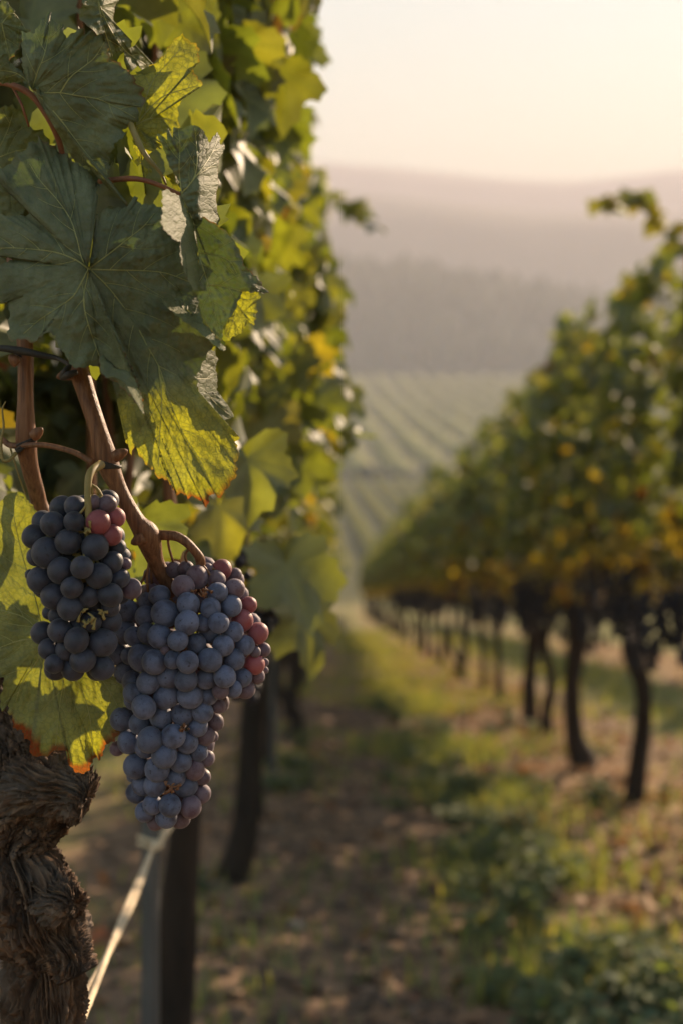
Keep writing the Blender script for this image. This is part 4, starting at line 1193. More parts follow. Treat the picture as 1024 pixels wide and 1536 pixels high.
aut_shade_A = lambda x, y, r: np.clip((y - 560 + 0.15 * (x - 250) + 14 * Waves(9, 2, .05, 8)(x, y)) / 110.0, 0, 0.66) - 0.06  # yellowing tip; the gradient also paints in the leaf's shade boundary
# folded up, sunlit margins on its right
A3 = zc([(265, 1140, .010), (290, 1130, .013), (330, 1128, .016), (350, 1165, .014), (378, 1145, .018), (400, 1200, .014), (420, 1138, .020), (435, 1150, .020), (432, 1215, .016), (470, 1250, .016), (495, 1200, .021), (520, 1250, .018), (540, 1310, .016), (565, 1320, .018), (600, 1370, .016), (650, 1425, .012), (682, 1470, .008),
         (665, 1480, .002), (620, 1450, -.004), (560, 1400, -.008), (490, 1340, -.010), (400, 1280, -.010), (330, 1225, -.008), (285, 1185, -.002)], 180, 180, 4.267)
A4 = zc([(497, 1178, 0), (515, 1172, 0), (532, 1195, 0), (560, 1215, 0), (580, 1240, 0), (605, 1245, 0), (640, 1255, 0), (680, 1305, 0), (712, 1390, 0), (723, 1478, 0), (700, 1440, 0), (675, 1395, 0), (640, 1335, 0), (610, 1300, 0), (570, 1285, 0), (530, 1290, 0), (505, 1260, 0)], 0, 180, 3.338)
leaf("large dark green leaf with its left half folded forward and a backlit yellow tip", [
    dict(J=(133, 403, 0.872), out=A1, veins=A1v, seed=1, serr=3.2, autumn=-0.08, bow=0.004, crinkle=0.0006, pillow=0.0016),
    dict(J=(134, 403, 0.876), out=A2, veins=A2v, seed=2, serr=3.0, autumn=aut_shade_A, NU=420, NR=90, sec_len=80, sec_gap=50, scorch=lambda x, y, r: np.clip((r - .97) / .03, 0, 1) * np.clip((y - 640) / 120, 0, .8) + np.clip((y - 742) / 12, 0, .8)),
    dict(J=(180 + 440 / 4.267, 180 + 1270 / 4.267, 0.868), out=A3, seed=3, serr=1.5, NU=200, NR=30, autumn=0.1, crinkle=0.0006, depth=lambda a, b_: 0.0010 * ((a - 283) * 0.55 + (478 - b_) * 0.83)),
    dict(J=(180, 557, 0.836), out=A4, seed=4, serr=1.2, NU=160, NR=24, autumn=0.1, crinkle=0.0007, depth=lambda a, b_: 0.0011 * ((a - 182) * 0.62 + (560 - b_) * 0.78) - 0.00019 * (b_ - 557))])

# leaf B: dark, upper left
B1 = zc([(155, 430, 0), (120, 360, .004), (108, 300, .006), (110, 200, .008), (105, 150, .010), (165, 160, .008), (200, 100, .010), (240, 55, .014), (262, 112, .010), (300, 105, .010), (315, 185, .006), (345, 160, .008), (370, 150, .008), (398, 130, .010), (408, 172, .008), (450, 140, .010), (470, 168, .010), (502, 160, .012),
         (520, 230, .010), (526, 300, .008), (560, 290, .010), (600, 330, .010), (640, 358, .012), (650, 395, .012), (692, 430, .014), (680, 455, .014), (706, 490, .016), (662, 520, .014), (668, 570, .014), (635, 602, .012), (590, 622, .010), (602, 650, .010), (550, 690, .008), (545, 720, .008), (525, 745, .006), (528, 790, .004), (515, 845, .002), (560, 920, .000), (600, 965, -.002), (626, 1000, -.003),
         (575, 950, .006), (520, 900, .008), (470, 850, .010), (430, 800, .012), (395, 795, .012), (355, 765, .014), (330, 700, .014), (295, 620, .014), (250, 530, .012), (210, 450, .008), (185, 415, .004)], 0, 0, 3.2)
B1v = [zc(v, 0, 0, 3.2) for v in ([(155, 430), (220, 445), (290, 445), (380, 460), (470, 475), (560, 515), (650, 565)], [(155, 430), (180, 350), (215, 260), (235, 160), (240, 80)], [(290, 445), (340, 370), (410, 315), (460, 270), (515, 180)], [(160, 430), (280, 560), (380, 690), (460, 790), (520, 870)])]
leaf("dark green toothed leaf at upper left", [dict(J=(48.5, 134.4, 0.90), out=B1, veins=B1v, seed=5, serr=3.0, autumn=0.03, bow=0.006, pillow=0.0012)])

# leaf C: backlit yellow green leaf behind
C1 = zc([(650, 600, 0), (600, 480, .006), (640, 360, .010), (700, 330, .012), (765, 290, .014), (790, 260, .014), (830, 200, .016), (850, 180, .016), (878, 162, .016), (905, 195, .014), (945, 212, .012), (958, 240, .010), (952, 262, .008), (962, 292, .006), (920, 325, .006), (950, 375, .004), (980, 405, .000), (930, 432, .002), (882, 470, .004), (860, 500, .004),
         (855, 560, .002), (862, 605, .001), (830, 660, .001), (800, 700, .002), (770, 680, .001), (740, 720, 0), (775, 700, .002), (800, 760, .002), (818, 805, .002), (850, 840, .002), (868, 920, .003), (820, 915, .003), (785, 905, .004), (778, 975, .006), (745, 965, .006), (710, 978, .008), (695, 880, .004), (682, 790, .002), (640, 705, .002)], 0, 0, 3.2)
C1v = [zc(v, 0, 0, 3.2) for v in ([(655, 600), (690, 500), (740, 380), (800, 310), (870, 230)], [(655, 600), (720, 520), (790, 460), (880, 430), (950, 410)], [(655, 600), (720, 570), (800, 570), (850, 590)], [(655, 610), (700, 740), (720, 850), (740, 950)])]
leaf("bright yellow green backlit leaf between the dark leaves", [dict(J=(208, 192, 0.925), out=C1, veins=C1v, seed=6, serr=2.4, autumn=0.52, sec_len=45)])

# leaf D: steep ribbed leaf at the top, sunlit along its right side
D1 = zc([(380, -60, -.004), (470, -80, .0), (560, -30, .014), (570, 0, .020), (550, 40, .022), (545, 100, .026), (575, 150, .030), (605, 180, .034), (640, 225, .038), (690, 270, .042), (745, 315, .046), (710, 320, .038), (670, 345, .032), (640, 345, .026), (600, 330, .022), (570, 300, .018), (530, 290, .012), (515, 240, .008), (505, 160, .004), (470, 165, .0), (430, 130, -.004), (385, 95, -.008), (375, 60, -.010), (400, 20, -.010)], 0, 0, 3.2)
D1 = [(a, b_, c * (1.9 if c > 0 else 1)) for a, b_, c in D1]
D1v = [zc(v, 0, 0, 3.2) for v in ([(470, 0), (490, 100), (520, 200), (545, 285)], [(470, 0), (520, 120), (600, 240), (700, 310)])]
leaf("steep ribbed leaf at the top with sunlit right side", [dict(J=(150, 10, 0.90), out=D1, veins=D1v, seed=7, serr=1.5, autumn=0.05, crinkle=0.0014, pillow=0.002)])

# leaf E: folded leaf on the right, three faces
def dE1(px, py):   # top part: turns away to the right
    t_ = (px - 295) / 36.0
    return 0.004 * t_ + 0.046 * max(0, t_) ** 1.5 + 0.00008 * (300 - py)
E1 = zc([(240, 95, 0), (255, 85, 0), (300, 130, 0), (306, 45, 0), (335, 145, 0), (345, 45, 0), (400, 55, 0), (430, 40, 0), (482, 32, 0), (530, 60, 0), (578, 150, 0), (600, 105, 0), (625, 78, 0), (642, 110, 0), (642, 160, 0), (668, 155, 0), (672, 185, 0), (632, 260, 0), (626, 330, 0), (638, 410, 0), (615, 470, 0), (622, 570, 0), (642, 640, 0), (630, 675, 0), (580, 655, 0), (520, 640, 0), (470, 610, 0), (430, 550, 0), (390, 480, 0), (386, 400, 0), (320, 300, 0), (280, 180, 0)], 180, 180, 4.267)
E1v = [zc(v, 180, 180, 4.267) for v in ([(395, 470), (470, 380), (495, 270), (490, 150), (480, 50)], [(395, 460), (380, 320), (385, 180), (375, 60)], [(440, 420), (540, 290), (600, 190), (628, 100)])]
def dE2(px, py):   # main face: right of the valley fold
    xf = 275 + (py - 290) * 0.155 + 8
    t_ = (px - xf) / 90.0
    return 0.014 - 0.012 * max(0, min(1, t_ * 1.6)) + 0.022 * max(0, (px - 330 - (py - 340) * 0.45) / 40.0) ** 1.5
E2 = zc([(392, 480, 0), (450, 600, 0), (490, 700, 0), (500, 850, 0), (512, 1000, 0), (495, 1090, 0), (510, 1200, 0), (555, 1310, 0), (610, 1380, 0), (650, 1420, 0), (660, 1360, 0), (668, 1320, 0), (700, 1270, 0), (740, 1220, 0), (750, 1170, 0), (775, 1130, 0), (785, 1095, 0), (840, 1100, 0), (890, 1100, 0), (920, 1110, 0), (955, 1108, 0), (945, 1085, 0), (918, 1075, 0), (910, 1040, 0), (880, 1010, 0), (835, 970, 0), (798, 935, 0), (780, 870, 0), (755, 810, 0), (720, 760, 0), (680, 712, 0), (635, 680, 0), (590, 650, 0), (530, 620, 0), (470, 600, 0), (420, 520, 0)], 180, 180, 4.267)
E2v = [zc(v, 180, 180, 4.267) for v in ([(395, 480), (480, 680), (505, 850), (550, 1000), (590, 1150), (640, 1380)], [(505, 850), (600, 860), (700, 900), (750, 980)], [(560, 1055), (640, 1060), (720, 1080), (800, 1100)])]
E3 = zc([(785, 1095, 0), (810, 1090, 0), (835, 1105, 0), (890, 1100, 0), (905, 1130, 0), (868, 1158, 0), (880, 1200, 0), (875, 1250, 0), (855, 1315, 0), (828, 1292, 0), (800, 1330, 0), (775, 1368, 0), (745, 1378, 0), (690, 1410, 0), (672, 1370, 0), (664, 1330, 0), (700, 1270, 0), (740, 1220, 0), (750, 1170, 0)], 180, 180, 4.267)
E3v = [zc(v, 180, 180, 4.267) for v in ([(750, 1180), (800, 1240), (850, 1300)], [(740, 1220), (720, 1300), (695, 1390)], [(770, 1140), (830, 1150), (890, 1120)])]
def dE4(px, py):   # folded margin left of the valley: faces right towards the sun
    xf = 275 + (py - 290) * 0.155 + 8
    return 0.014 - 0.0017 * (xf - px) + 0.0001 * (340 - py)
E4 = zc([(275, 455, 0), (300, 440, 0), (345, 470, 0), (390, 485, 0), (430, 580, 0), (468, 640, 0), (490, 720, 0), (500, 850, 0), (512, 1000, 0), (500, 1095, 0), (470, 1085, 0), (430, 1010, 0), (400, 930, 0), (386, 860, 0), (388, 775, 0), (350, 768, 0), (320, 735, 0), (285, 705, 0), (262, 650, 0), (275, 600, 0), (272, 520, 0)], 180, 180, 4.267)
leaf("blue green leaf folded along its middle, sunlit rough margins and yellow tip", [
    dict(J=(180 + 470 / 4.267, 180 + 400 / 4.267, 0.876), out=E1, veins=E1v, seed=8, depth=dE1, serr=1.2, crinkle=0.0009, autumn=-0.1, pillow=0.0013, sec_gap=30, sec_len=40),
    dict(J=(180 + 590 / 4.267, 180 + 950 / 4.267, 0.868), out=E2, veins=E2v, seed=9, depth=dE2, serr=1.5, crinkle=0.0008, autumn=-0.12, sec_gap=30, sec_len=50),
    dict(J=(180 + 790 / 4.267, 180 + 1230 / 4.267, 0.872), out=E3, veins=E3v, seed=10, depth=lambda a, b_: 0.004 + 0.00012 * (a - 360), serr=2.2, autumn=0.62, NU=200, NR=40, sec_gap=24, sec_len=24, vw=1.3),
    dict(J=(180 + 410 / 4.267, 180 + 690 / 4.267, 0.868), out=E4, seed=11, depth=dE4, serr=1.5, crinkle=0.0008, NU=220, NR=40, autumn=0.04)])

# leaf F: low left, yellow green with a scorched red rim
F1 = zc([(20, 90, .01), (45, 68, .008), (75, 60, .006), (95, 65, .006), (112, 85, .004), (165, 125, .002), (185, 160, .002), (205, 230, 0), (260, 320, -.002), (330, 420, -.002), (400, 560, -.004), (470, 700, -.004), (520, 860, -.004), (570, 990, -.004), (615, 1035, -.004), (628, 1090, -.002), (622, 1130, -.002), (580, 1180, .001), (598, 1230, .001), (602, 1265, .002), (570, 1310, .003), (532, 1322, .003),
         (515, 1370, .006), (503, 1405, .008), (480, 1382, .006), (462, 1415, .004), (440, 1460, .004), (410, 1472, .003), (375, 1460, .003), (348, 1425, .002), (345, 1362, .001), (318, 1355, .002), (290, 1350, .003), (230, 1385, .006), (160, 1382, .010), (148, 1345, .010), (175, 1305, .008), (190, 1285, .006), (160, 1305, .010), (120, 1295, .014), (118, 1255, .014), (70, 1245, .016),
         (62, 1170, .014), (45, 1182, .016), (42, 1120, .014), (8, 1162, .018), (0, 1100, .016), (18, 1030, .012), (22, 990, .010), (-40, 985, .018), (-90, 900, .026), (-70, 700, .026), (-90, 520, .03), (-50, 300, .026), (-10, 130, .016)], 0, 720, 3.338)
F1v = [zc(v, 0, 720, 3.338) for v in ([(225, 800), (250, 950), (315, 1000), (300, 1130), (280, 1330)], [(225, 800), (330, 930), (400, 1030), (450, 1180), (468, 1380)], [(225, 800), (190, 900), (120, 1000), (80, 1110)], [(225, 800), (120, 800), (0, 840), (-60, 880)], [(225, 800), (180, 600), (120, 400), (80, 230), (60, 100)], [(225, 800), (140, 700), (40, 660), (-60, 640)], [(225, 800), (400, 900), (520, 1010), (590, 1130)])]
def scF(x, y, r):
    w = Waves(91, 2, 0.09, 8)
    e = np.clip((r - 0.93 + 0.025 * w(x, y)) / 0.05, 0, 1)
    return e * np.clip((y - 1060) / 30, 0, 1) * 0.9 + np.clip((y - 1085 - 0.3 * (x - 50)) / 14, 0, 1) * (x < 62) * np.clip((r - .80) / .1, 0, 1)
leaf("yellow green leaf with scorched red rim behind the smaller grape cluster", [dict(J=(67, 960, 0.946), out=F1, veins=F1v, seed=12, serr=2.6, autumn=lambda x, y, r: 0.30 + 0.25 * np.clip((y - 1050) / 80, 0, 1), scorch=scF, NU=360, NR=80, sec_len=60, sec_gap=42)])

# leaf G, H, I: other leaves of the same shoots
G1 = zc([(-60, 500, 0), (0, 515, 0), (60, 505, 0), (108, 540, 0), (118, 600, 0), (160, 620, 0), (205, 625, 0), (240, 680, .004), (260, 760, .008), (220, 850, .008), (200, 950, .010), (140, 1000, .010), (60, 1060, .012), (-40, 1080, .012), (-120, 900, .01), (-120, 650, .006)], 0, 0, 3.2)
leaf("dark leaf in shade at the left edge behind the big leaf", [dict(J=(5, 230, 0.965), out=G1, veins=[[(-10, 240), (20, 228), (50, 222)], [(-10, 240), (10, 200), (20, 170)], [(-10, 240), (20, 270), (40, 300)]], seed=13, autumn=0.03)])
H1 = zc([(-40, -40, 0), (0, -10, 0), (50, 20, .002), (80, 75, .006), (110, 120, .010), (155, 160, .016), (105, 165, .010), (100, 215, .008), (60, 280, .006), (20, 290, .006), (-40, 300, .004), (-90, 120, 0)], 0, 0, 3.2)
leaf("dark leaf at the top left corner", [dict(J=(3, 35, 0.93), out=H1, veins=[[(3, 35), (20, 20), (40, 45)], [(3, 35), (10, 65), (15, 85)]], seed=14, autumn=0.08)])
H2 = zc([(-30, 300, 0), (20, 260, .0), (40, 265, .002), (50, 300, .004), (90, 330, .004), (130, 370, .002), (145, 400, 0), (100, 395, .006), (40, 398, .008), (-30, 400, .008)], 0, 0, 3.2)
leaf(None, [dict(J=(15, 108, 0.90), out=H2, veins=[[(45, 124), (25, 110), (0, 105)]], seed=15, NU=160, NR=36, serr=1.6, autumn=0.03)])
def dI(px, py): return 0.0010 * (px - 290) * (1.2 if py < 590 else 0.8) + 0.0001 * (560 - py)
I1 = zc([(545, 150, 0), (590, 130, 0), (622, 120, 0), (660, 145, 0), (690, 160, 0), (708, 200, 0), (695, 240, 0), (705, 290, 0), (703, 350, 0), (690, 372, 0), (735, 412, 0), (770, 455, 0), (792, 498, 0), (755, 505, 0), (735, 525, 0), (700, 510, 0), (650, 445, 0), (610, 370, 0), (590, 300, 0), (560, 220, 0)], 120, 480, 3.413)
leaf("small leaf behind the big leaf, its upper edge catching the sun", [dict(J=(120 + 650 / 3.413, 480 + 290 / 3.413, 0.905), out=I1, veins=[zc(v, 120, 480, 3.413) for v in ([(600, 300), (650, 300), (690, 290)], [(640, 360), (700, 430), (780, 495)])], depth=dI, seed=16, serr=1.3, crinkle=0.0008, NU=240, NR=44, autumn=0.05, sec_gap=24, sec_len=24, vw=1.2)])
K1 = zc([(480, 690, 0), (560, 640, 0), (640, 620, 0), (680, 760, 0), (690, 860, 0), (720, 960, 0), (780, 1000, 0), (760, 1120, 0), (640, 1150, 0), (540, 1100, 0), (460, 1000, 0), (420, 850, 0)], 0, 0, 3.2)
leaf("shaded leaf deep between the front leaves", [dict(J=(180, 270, 0.955), out=K1, veins=[[(180, 240), (190, 285), (200, 340)], [(180, 250), (160, 290), (150, 320)]], seed=17, autumn=0.04, NU=200, NR=44)])

# the rest of this vine's leaves, behind the sharp ones, plus added leaves that block the sun
mb = MB(); rs = np.random.RandomState(33)
def heroo(p):
    q = p + np.array(HB)
    px = 500 + q[:, 0] / q[:, 1] * F; py = 560 - q[:, 2] / q[:, 1] * F
    ok = (q[:, 1] > np.where(px > 290, 1.48, 1.10)) & (q[:, 0] < -0.015) & (q[:, 0] > -0.60)
    ok &= ~((py > 470) & (q[:, 1] < 1.5) & (px > 30) & (px < 420))
    return ok
canopy(mb, rs, 1500, 0.05, 0.75, T0, (0.040, 0.068), lat=0.23, seed=33, keep=heroo, auto=0.012, hlo=0.98, xoff=-0.06, low_n=150)
sdv = np.array(sun_dir)
def sun_blocker_leaf(px, py, Y, t_, size, k):  # added hidden leaf that keeps the sun off the front leaves
    q = np.array(P(px, py, Y)) + sdv * t_ - np.array(HB)
    r_ = np.random.RandomState(k)
    place_leaves(mb, T0, q[None], (sdv * np.array([1, 1, .4]) + r_.normal(0, .18, 3))[None], np.array([[0.1, 0, -1.0]]) + r_.normal(0, .3, (1, 3)), np.array([size]), np.array([0.05]), np.array([0.0]), k)
for k, a in enumerate([(60, 330, .90, .06, .055), (60, 440, .89, .06, .055), (130, 300, .885, .055, .05), (150, 470, .88, .055, .055), (200, 400, .88, .05, .05), (205, 500, .88, .05, .042), (110, 520, .885, .07, .05), (20, 520, .90, .07, .05),
                       (60, 100, .905, .05, .05), (110, 170, .905, .05, .05), (20, 180, .93, .06, .05), (30, 260, .97, .05, .05),
                       (85, 880, 1.0, .10, .045), (100, 985, 1.0, .10, .045), (150, 1010, 1.0, .10, .04), (60, 1040, 1.0, .10, .035)]):
    sun_blocker_leaf(*a, 3000 + k)
add_shoots(mb, rs, 0.12, 0.62, 3)
for k, (px, py, Y, sz, au) in enumerate(((432, 850, 1.62, .085, .1), (455, 925, 1.7, .07, .15), (372, 690, 1.35, .06, .1), (205, 845, 1.25, .035, .9), (330, 760, 1.5, .06, .2))):
    r_ = np.random.RandomState(k + 5)
    place_leaves(mb, T0, (np.array(P(px, py, Y)) - np.array(HB))[None], np.array([[.55, -.75, .3]]) + r_.normal(0, .12, (1, 3)), np.array([[.1, 0, -1.0]]), np.array([sz]), np.array([au]), np.array([0.25 if k == 3 else 0.0]), 4000 + k)
mb.build("foliage", [M_CANOPY, M_CANE], hero)

# ------------------------------------------------------------------ plants and litter on the ground
def tuft_grass():
    rs = np.random.RandomState(5); mb = MB()
    def band(n, xc, xw, y0, y1, h0, h1, yp=1.0):
        y = y0 + (y1 - y0) * rs.uniform(0, 1, n) ** yp; x = rs.normal(xc, xw, n)
        g = Waves(8, 2, 3.0, 8)(x, y) > -0.25
        return x[g], y[g], rs.uniform(h0, h1, g.sum())
    sets = [band(8000, 0.62, 0.17, 3.2, 14, .03, .12, 1.4), band(7000, 0.62, 0.30, 8, 34, .05, .14, 1.2), band(5000, 2.8, 0.5, 6, 30, .04, .14), band(2600, 1.3, 0.3, 3.5, 20, .03, .09, 1.3), band(2200, -0.3, 0.2, 2.2, 16, .03, .09, 1.3), band(3000, -1.8, 0.6, 4, 25, .04, .14)]
    x = np.concatenate([s[0] for s in sets]); y = np.concatenate([s[1] for s in sets]); h = np.concatenate([s[2] for s in sets])
    n = len(x); a = rs.uniform(0, 6.28, n); w = rs.uniform(.002, .005, n) * (1 + y / 10)
    base = np.stack([x, y, gz(x, y) - .004], -1)
    dx = np.stack([np.cos(a), np.sin(a), np.zeros(n)], -1); dn = np.stack([-np.sin(a), np.cos(a), np.zeros(n)], -1)
    up = np.array([0, 0, 1.0])
    l = rs.uniform(.1, .6, n)[:, None] * h[:, None]
    m_ = base + up * (h * .6)[:, None] + dn * l * .35; t_ = base + up * h[:, None] * .95 + dn * l
    V = np.stack([base - dx * w[:, None], base + dx * w[:, None], m_ + dx * w[:, None] * .7, m_ - dx * w[:, None] * .7, t_], 1)
    k = np.arange(n)[:, None, None] * 5
    fc = (np.array([[0, 1, 2], [0, 2, 3], [3, 2, 4]])[None] + k).reshape(-1, 3)
    mb.add(V.reshape(-1, 3), fc, 0, autumn=np.repeat(np.clip(rs.normal(.18, .25, n) + .25 * np.clip((y - 7) / 8, 0, 1), 0, 1), 5), scorch=0.0, thick=1.0, leafco=np.repeat(rs.uniform(0, 20, (n, 3)), 5, 0))
    setp(mb.build("grass", [M_WEED]), "short grass growing along the aisle between the rows", None, None, "stuff")
tuft_grass()

def litter():
    rs = np.random.RandomState(6); mb = MB()
    n1, n2, n3 = 2800, 420, 900
    x = np.concatenate([rs.normal(1.25, .42, n1), rs.normal(-0.05, .45, n2), rs.normal(4.3, .6, n3)])
    y = np.concatenate([2.8 + 22 * rs.uniform(size=n1) ** 1.7, 1.8 + 20 * rs.uniform(size=n2) ** 1.8, 6 + 20 * rs.uniform(size=n3)])
    n = len(x)
    pos = np.stack([x, y, gz(x, y) + rs.uniform(.006, .022, n)], -1)
    place_leaves(mb, T2, pos, np.array([0, -SLOPE * -1, 1.0]) + rs.normal(0, .35, (n, 3)), rs.normal(0, 1, (n, 3)), rs.uniform(.025, .055, n), np.clip(rs.normal(.6, .3, n), 0, 1), np.clip(rs.normal(.1, .25, n), 0, 1), 6)
    m = leaf_material("fallen leaf", (0.18, 0.11, 0.06), (0.50, 0.32, 0.17), (0.25, 0.13, 0.04), (0.5, 0.25, 0.06), 0.2, detail=False, rough=0.8)
    setp(mb.build("fallen_leaves", [m]), "dry brown leaves scattered on the soil under the rows", None, None, "stuff")
litter()

def clods():
    rs = np.random.RandomState(9); mb = MB()
    n = 3200
    x = rs.normal(.1, .5, n); y = 1.9 + 10 * rs.uniform(size=n) ** 1.6
    for i in range(n):
        s = rs.gamma(2, .0055) + .004
        v = ICO1[0] * np.array([s * rs.uniform(.7, 1.4), s * rs.uniform(.7, 1.4), s * .7]) * (1 + rs.normal(0, .12, (len(ICO1[0]), 1)))
        mb.add(v + np.array([x[i], y[i], float(gz(x[i], y[i])) + s * .15]), ICO1[1])
    m = simple_mat("soil clod", (0.06, 0.038, 0.024), (0.20, 0.14, 0.095), 18, .95, .6, .006)
    setp(mb.build("gravel", [m], smooth=False), "small clods and gravel on the bare soil", None, None, "stuff")
clods()

def weed_mesh(seed, n, h):
    rs = np.random.RandomState(seed); mb = MB()
    th = np.linspace(0, 2 * math.pi, 14, endpoint=False)
    T = []
    for k in range(3):
        rr = 0.5 * np.abs(np.cos(th / 2)) ** 0.7 + 0.12
        V = np.concatenate([[[0, 0, 0]], np.stack([rr * np.sin(th) * .62, rr * np.cos(th) + .35, 0.10 * np.sin(th * 3 + k) - .18 * (rr * np.cos(th)) ** 2], -1)])
        j = np.arange(14); T.append((V, np.stack([np.zeros(14, int), 1 + (j + 1) % 14, 1 + j], -1)))
    for s in range(n):
        a = rs.uniform(0, 6.28); lean = rs.uniform(.1, .7); hh = h * rs.uniform(.5, 1.1)
        p = smooth_path([(rs.normal(0, .02), rs.normal(0, .02), -.01), (math.cos(a) * lean * hh * .4, math.sin(a) * lean * hh * .4, hh * .6), (math.cos(a) * lean * hh, math.sin(a) * lean * hh, hh)], 8)
        v, f = tube(p, np.linspace(.0022, .001, 8), 5); mb.add(v, f, 1)
        k = 7
        pos = p[rs.randint(2, 8, k)] + rs.normal(0, .006, (k, 3))
        out = rs.normal(0, 1, (k, 3)) * np.array([1, 1, .25]) + np.array([math.cos(a), math.sin(a), 0.0]) * .6
        place_leaves(mb, T, pos, np.array([0, 0, 1.0]) + rs.normal(0, .35, (k, 3)), out, rs.uniform(.026, .058, k), np.clip(rs.normal(.08, .12, k), 0, 1), np.zeros(k), seed * 50 + s)
    return mb.mesh("weed_plant", [M_WEED, M_STEM])
WEED = [weed_mesh(70 + i, 8 + 2 * i, .11 + .03 * i) for i in range(4)]
rw = random.Random(17)
for i in range(130):
    t_ = rw.random() ** 1.6
    y = 2.9 + 9.5 * t_
    x = (0.64 - 0.16 * t_) + rw.gauss(0, 0.12)
    if i % 9 == 0: x = 1.15 + rw.gauss(0, .25); y = 4.5 + 6 * rw.random()
    if i % 11 == 0: x = -0.35 + rw.gauss(0, .12); y = 2.6 + 7 * rw.random()
    o = link("weed_plant", WEED[i % 4], None, (x, y, float(gz(x, y)) - .004))
    o.rotation_euler.z = rw.uniform(0, 6.28); s = rw.uniform(.6, 1.05); o.scale = (s, s, s * rw.uniform(.5, .8))
    setp(o, "low leafy green weed in the blurred strip of weeds beside the path", "weed", "weeds along the path")
for (px, py, Yg, s, lab) in ((447, 1410, None, .022, "pale flat stone lying alone on the dark path"),):
    Y = 0.95 * F / (py - 890.0); x = (px - 500) / F * Y
    v = ICO2[0] * np.array([s * 1.25, s * .9, s * .55]); w = Waves(3, 3, 60, 8)
    v = v * (1 + .1 * w(v[:, 0], v[:, 1], v[:, 2]))[:, None]
    o = link("stone", make_mesh("stone", v, ICO2[1], [M_STONE]), None, (x, Y, float(gz(x, Y)) + s * .25)); o.rotation_euler = (.2, .35, .6)
    setp(o, lab, "stone")

M_FIELD = simple_mat("far vines", (0.34, 0.32, 0.09), (0.52, 0.47, 0.18), 0.6, 0.9, 0.2, 0.05, None, 0.05)  # brightened colour: sunlit row tops painted against the dark field
M_SLOPE = simple_mat("far slope vines", (0.19, 0.20, 0.065), (0.30, 0.29, 0.11), 0.1, 0.9, 0.2, 0.05, None, 0.05)
# ------------------------------------------------------------------ far fields and woods
def hedge_mesh(seed, pts, h, w, n, size, tm=T2):
    rs = np.random.RandomState(seed); mb = MB()
    p = np.array(pts); t_ = rs.uniform(0, len(p) - 1.001, n); i = t_.astype(int); u = (t_ - i)[:, None]
    c = p[i] * (1 - u) + p[i + 1] * u
    a = rs.uniform(0, 6.28, n)
    hh = rs.uniform(0, 1, n)
    off = np.stack([np.cos(a) * w * .5 * rs.uniform(.6, 1.1, n), np.sin(a) * w * .5, hh * h], -1)
    nor = np.stack([np.cos(a), np.sin(a) * .5, np.full(n, .5)], -1) + rs.normal(0, .5, (n, 3))
    place_leaves(mb, tm, c + off, nor, rs.normal(0, 1, (n, 3)) - np.array([0, 0, .6]), rs.uniform(size * .6, size, n), np.clip(rs.normal(.45, .2, n), 0, 1), np.zeros(n), seed)
    return mb
for k in range(22):
    x0 = -16 + k * 3.0
    pts = []
    for y in np.linspace(98, 206, 30):
        x = x0 - (y - 150) * 0.033
        pts.append((x, y, float(gz(x, y))))
    hb = hedge_mesh(1000 + k, pts, 0.85, 1.0, 2600, 0.34)
    setp(hb.build("vine_row", [M_FIELD]), "far vine row in the pale striped field down in the valley", "vine row", "vine rows in the valley field")
mb = MB(); rs = np.random.RandomState(44)
for k in range(66):
    x0 = -200 + k * 6.6
    for y in np.arange(222, 470, 7.0):
        x = x0 + (y - 340) * 0.9 + rs.normal(0, .3)
        if abs(x) > 0.35 * y: continue
        s = np.array([1.3, 3.8, 0.75]) * rs.uniform(.8, 1.15)
        th = math.atan2(1, .9)
        v = ICO1[0] * s; v = v * (1 + rs.normal(0, .12, (len(v), 1)))
        c_, s_ = math.cos(th - math.pi / 2), math.sin(th - math.pi / 2)
        v = np.stack([v[:, 0] * c_ - v[:, 1] * s_, v[:, 0] * s_ + v[:, 1] * c_, v[:, 2]], -1)
        mb.add(v + np.array([x, y, float(gz(x, y)) + .5]), ICO1[1], 0, autumn=rs.uniform(.1, .5), scorch=0.0, leafco=rs.uniform(0, 20, (1, 3)))
setp(mb.build("vineyard", [M_SLOPE]), "far hillside vineyard in fine slanting rows fading into the haze", None, None, "stuff")

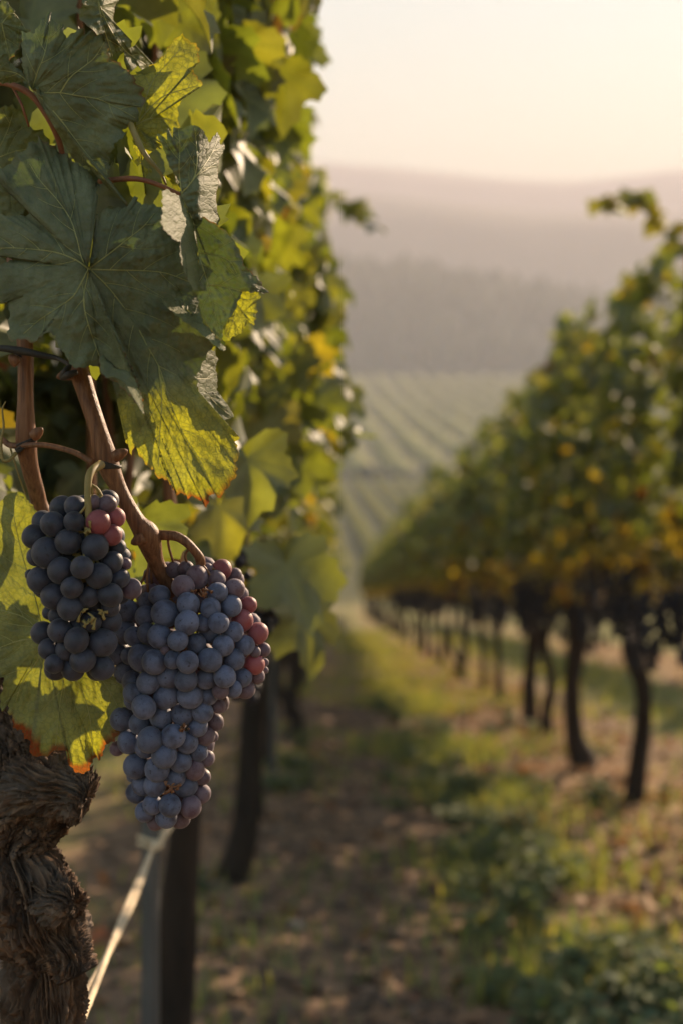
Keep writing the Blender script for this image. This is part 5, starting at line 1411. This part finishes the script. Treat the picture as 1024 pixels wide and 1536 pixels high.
def bush_lump(rs, c, sx, sz, mb, mi=0):
    v = ICO2[0] * np.array([sx, sx, sz]); w = Waves(rs.randint(1e6), 3, 2.5 / sx, 8)
    v = v * (1 + .16 * w(v[:, 0], v[:, 1], v[:, 2]) + rs.normal(0, .05, len(v)))[:, None]
    mb.add(v + np.array(c), ICO2[1], mi)
rs = np.random.RandomState(51); mb = MB()
for x in np.arange(-70, 120, 2.2):
    s = rs.uniform(0.6, 1.3)
    bush_lump(rs, (x, 213 + rs.normal(0, .8), float(gz(x, 213)) + s * .7), s, s * 1.05, mb)
M_FOREST = simple_mat("woodland", (0.020, 0.030, 0.014), (0.055, 0.065, 0.028), 0.35, .95, .5, .6)
setp(mb.build("hedgerow", [M_FOREST]), "dark hedgerow line between the striped field and the slope above", "hedgerow")
rs = np.random.RandomState(52); mb = MB()
cnt = 0
while cnt < 2600:
    x = rs.uniform(-260, 330); y = rs.uniform(520, 660)
    if abs(x) > 0.42 * y: continue
    z = hz1(x, y)
    if z < 1.0: continue
    h = rs.uniform(7, 13) * (1.35 if rs.uniform() < .12 else 1); r = rs.uniform(2.6, 4.6)
    v = ICO1[0] * np.array([r, r, h * .55]); v = v * (1 + rs.normal(0, .13, (len(v), 1)))
    mb.add(v + np.array([x, y, z + h * .42]), ICO1[1]); cnt += 1
wood = Waves(61, 1, 0.05, 6)
for k in range(420):
    y = rs.uniform(452, 525); x = rs.uniform(-0.4, 0.4) * y
    if wood(np.array([x]))[0] * 30 + 500 > y: continue
    r = rs.uniform(1.8, 3.8); h = rs.uniform(4, 8)
    v = ICO1[0] * np.array([r, r, h * .5]); v = v * (1 + rs.normal(0, .13, (len(v), 1)))
    mb.add(v + np.array([x, y, float(gz(x, y)) + h * .4]), ICO1[1])
setp(mb.build("forest", [M_FOREST]), "dark hazy woodland covering the hill behind the fields", None, None, "stuff")

# ------------------------------------------------------------------ the air
def haze():
    m, ns, ls = mat("haze")
    out = nd(ns, "ShaderNodeOutputMaterial")
    pv = nd(ns, "ShaderNodeVolumePrincipled")
    pv.inputs['Color'].default_value = (0.945, 0.892, 0.955, 1)
    pv.inputs['Density'].default_value = 0.00115
    pv.inputs['Anisotropy'].default_value = -0.5
    ls.new(pv.outputs[0], out.inputs['Volume'])
    x0, x1, y0, y1, z0, z1 = -1005, 1005, -45, 2005, -18, 252
    v = [(x, y, z) for x in (x0, x1) for y in (y0, y1) for z in (z0, z1)]
    f = [(0, 1, 3, 2), (4, 6, 7, 5), (0, 4, 5, 1), (2, 3, 7, 6), (0, 2, 6, 4), (1, 5, 7, 3)]
    o = link("haze", make_mesh("haze", v, f, [m], smooth=False))
    setp(o, "warm morning haze filling the valley", None, None, "stuff")
haze()
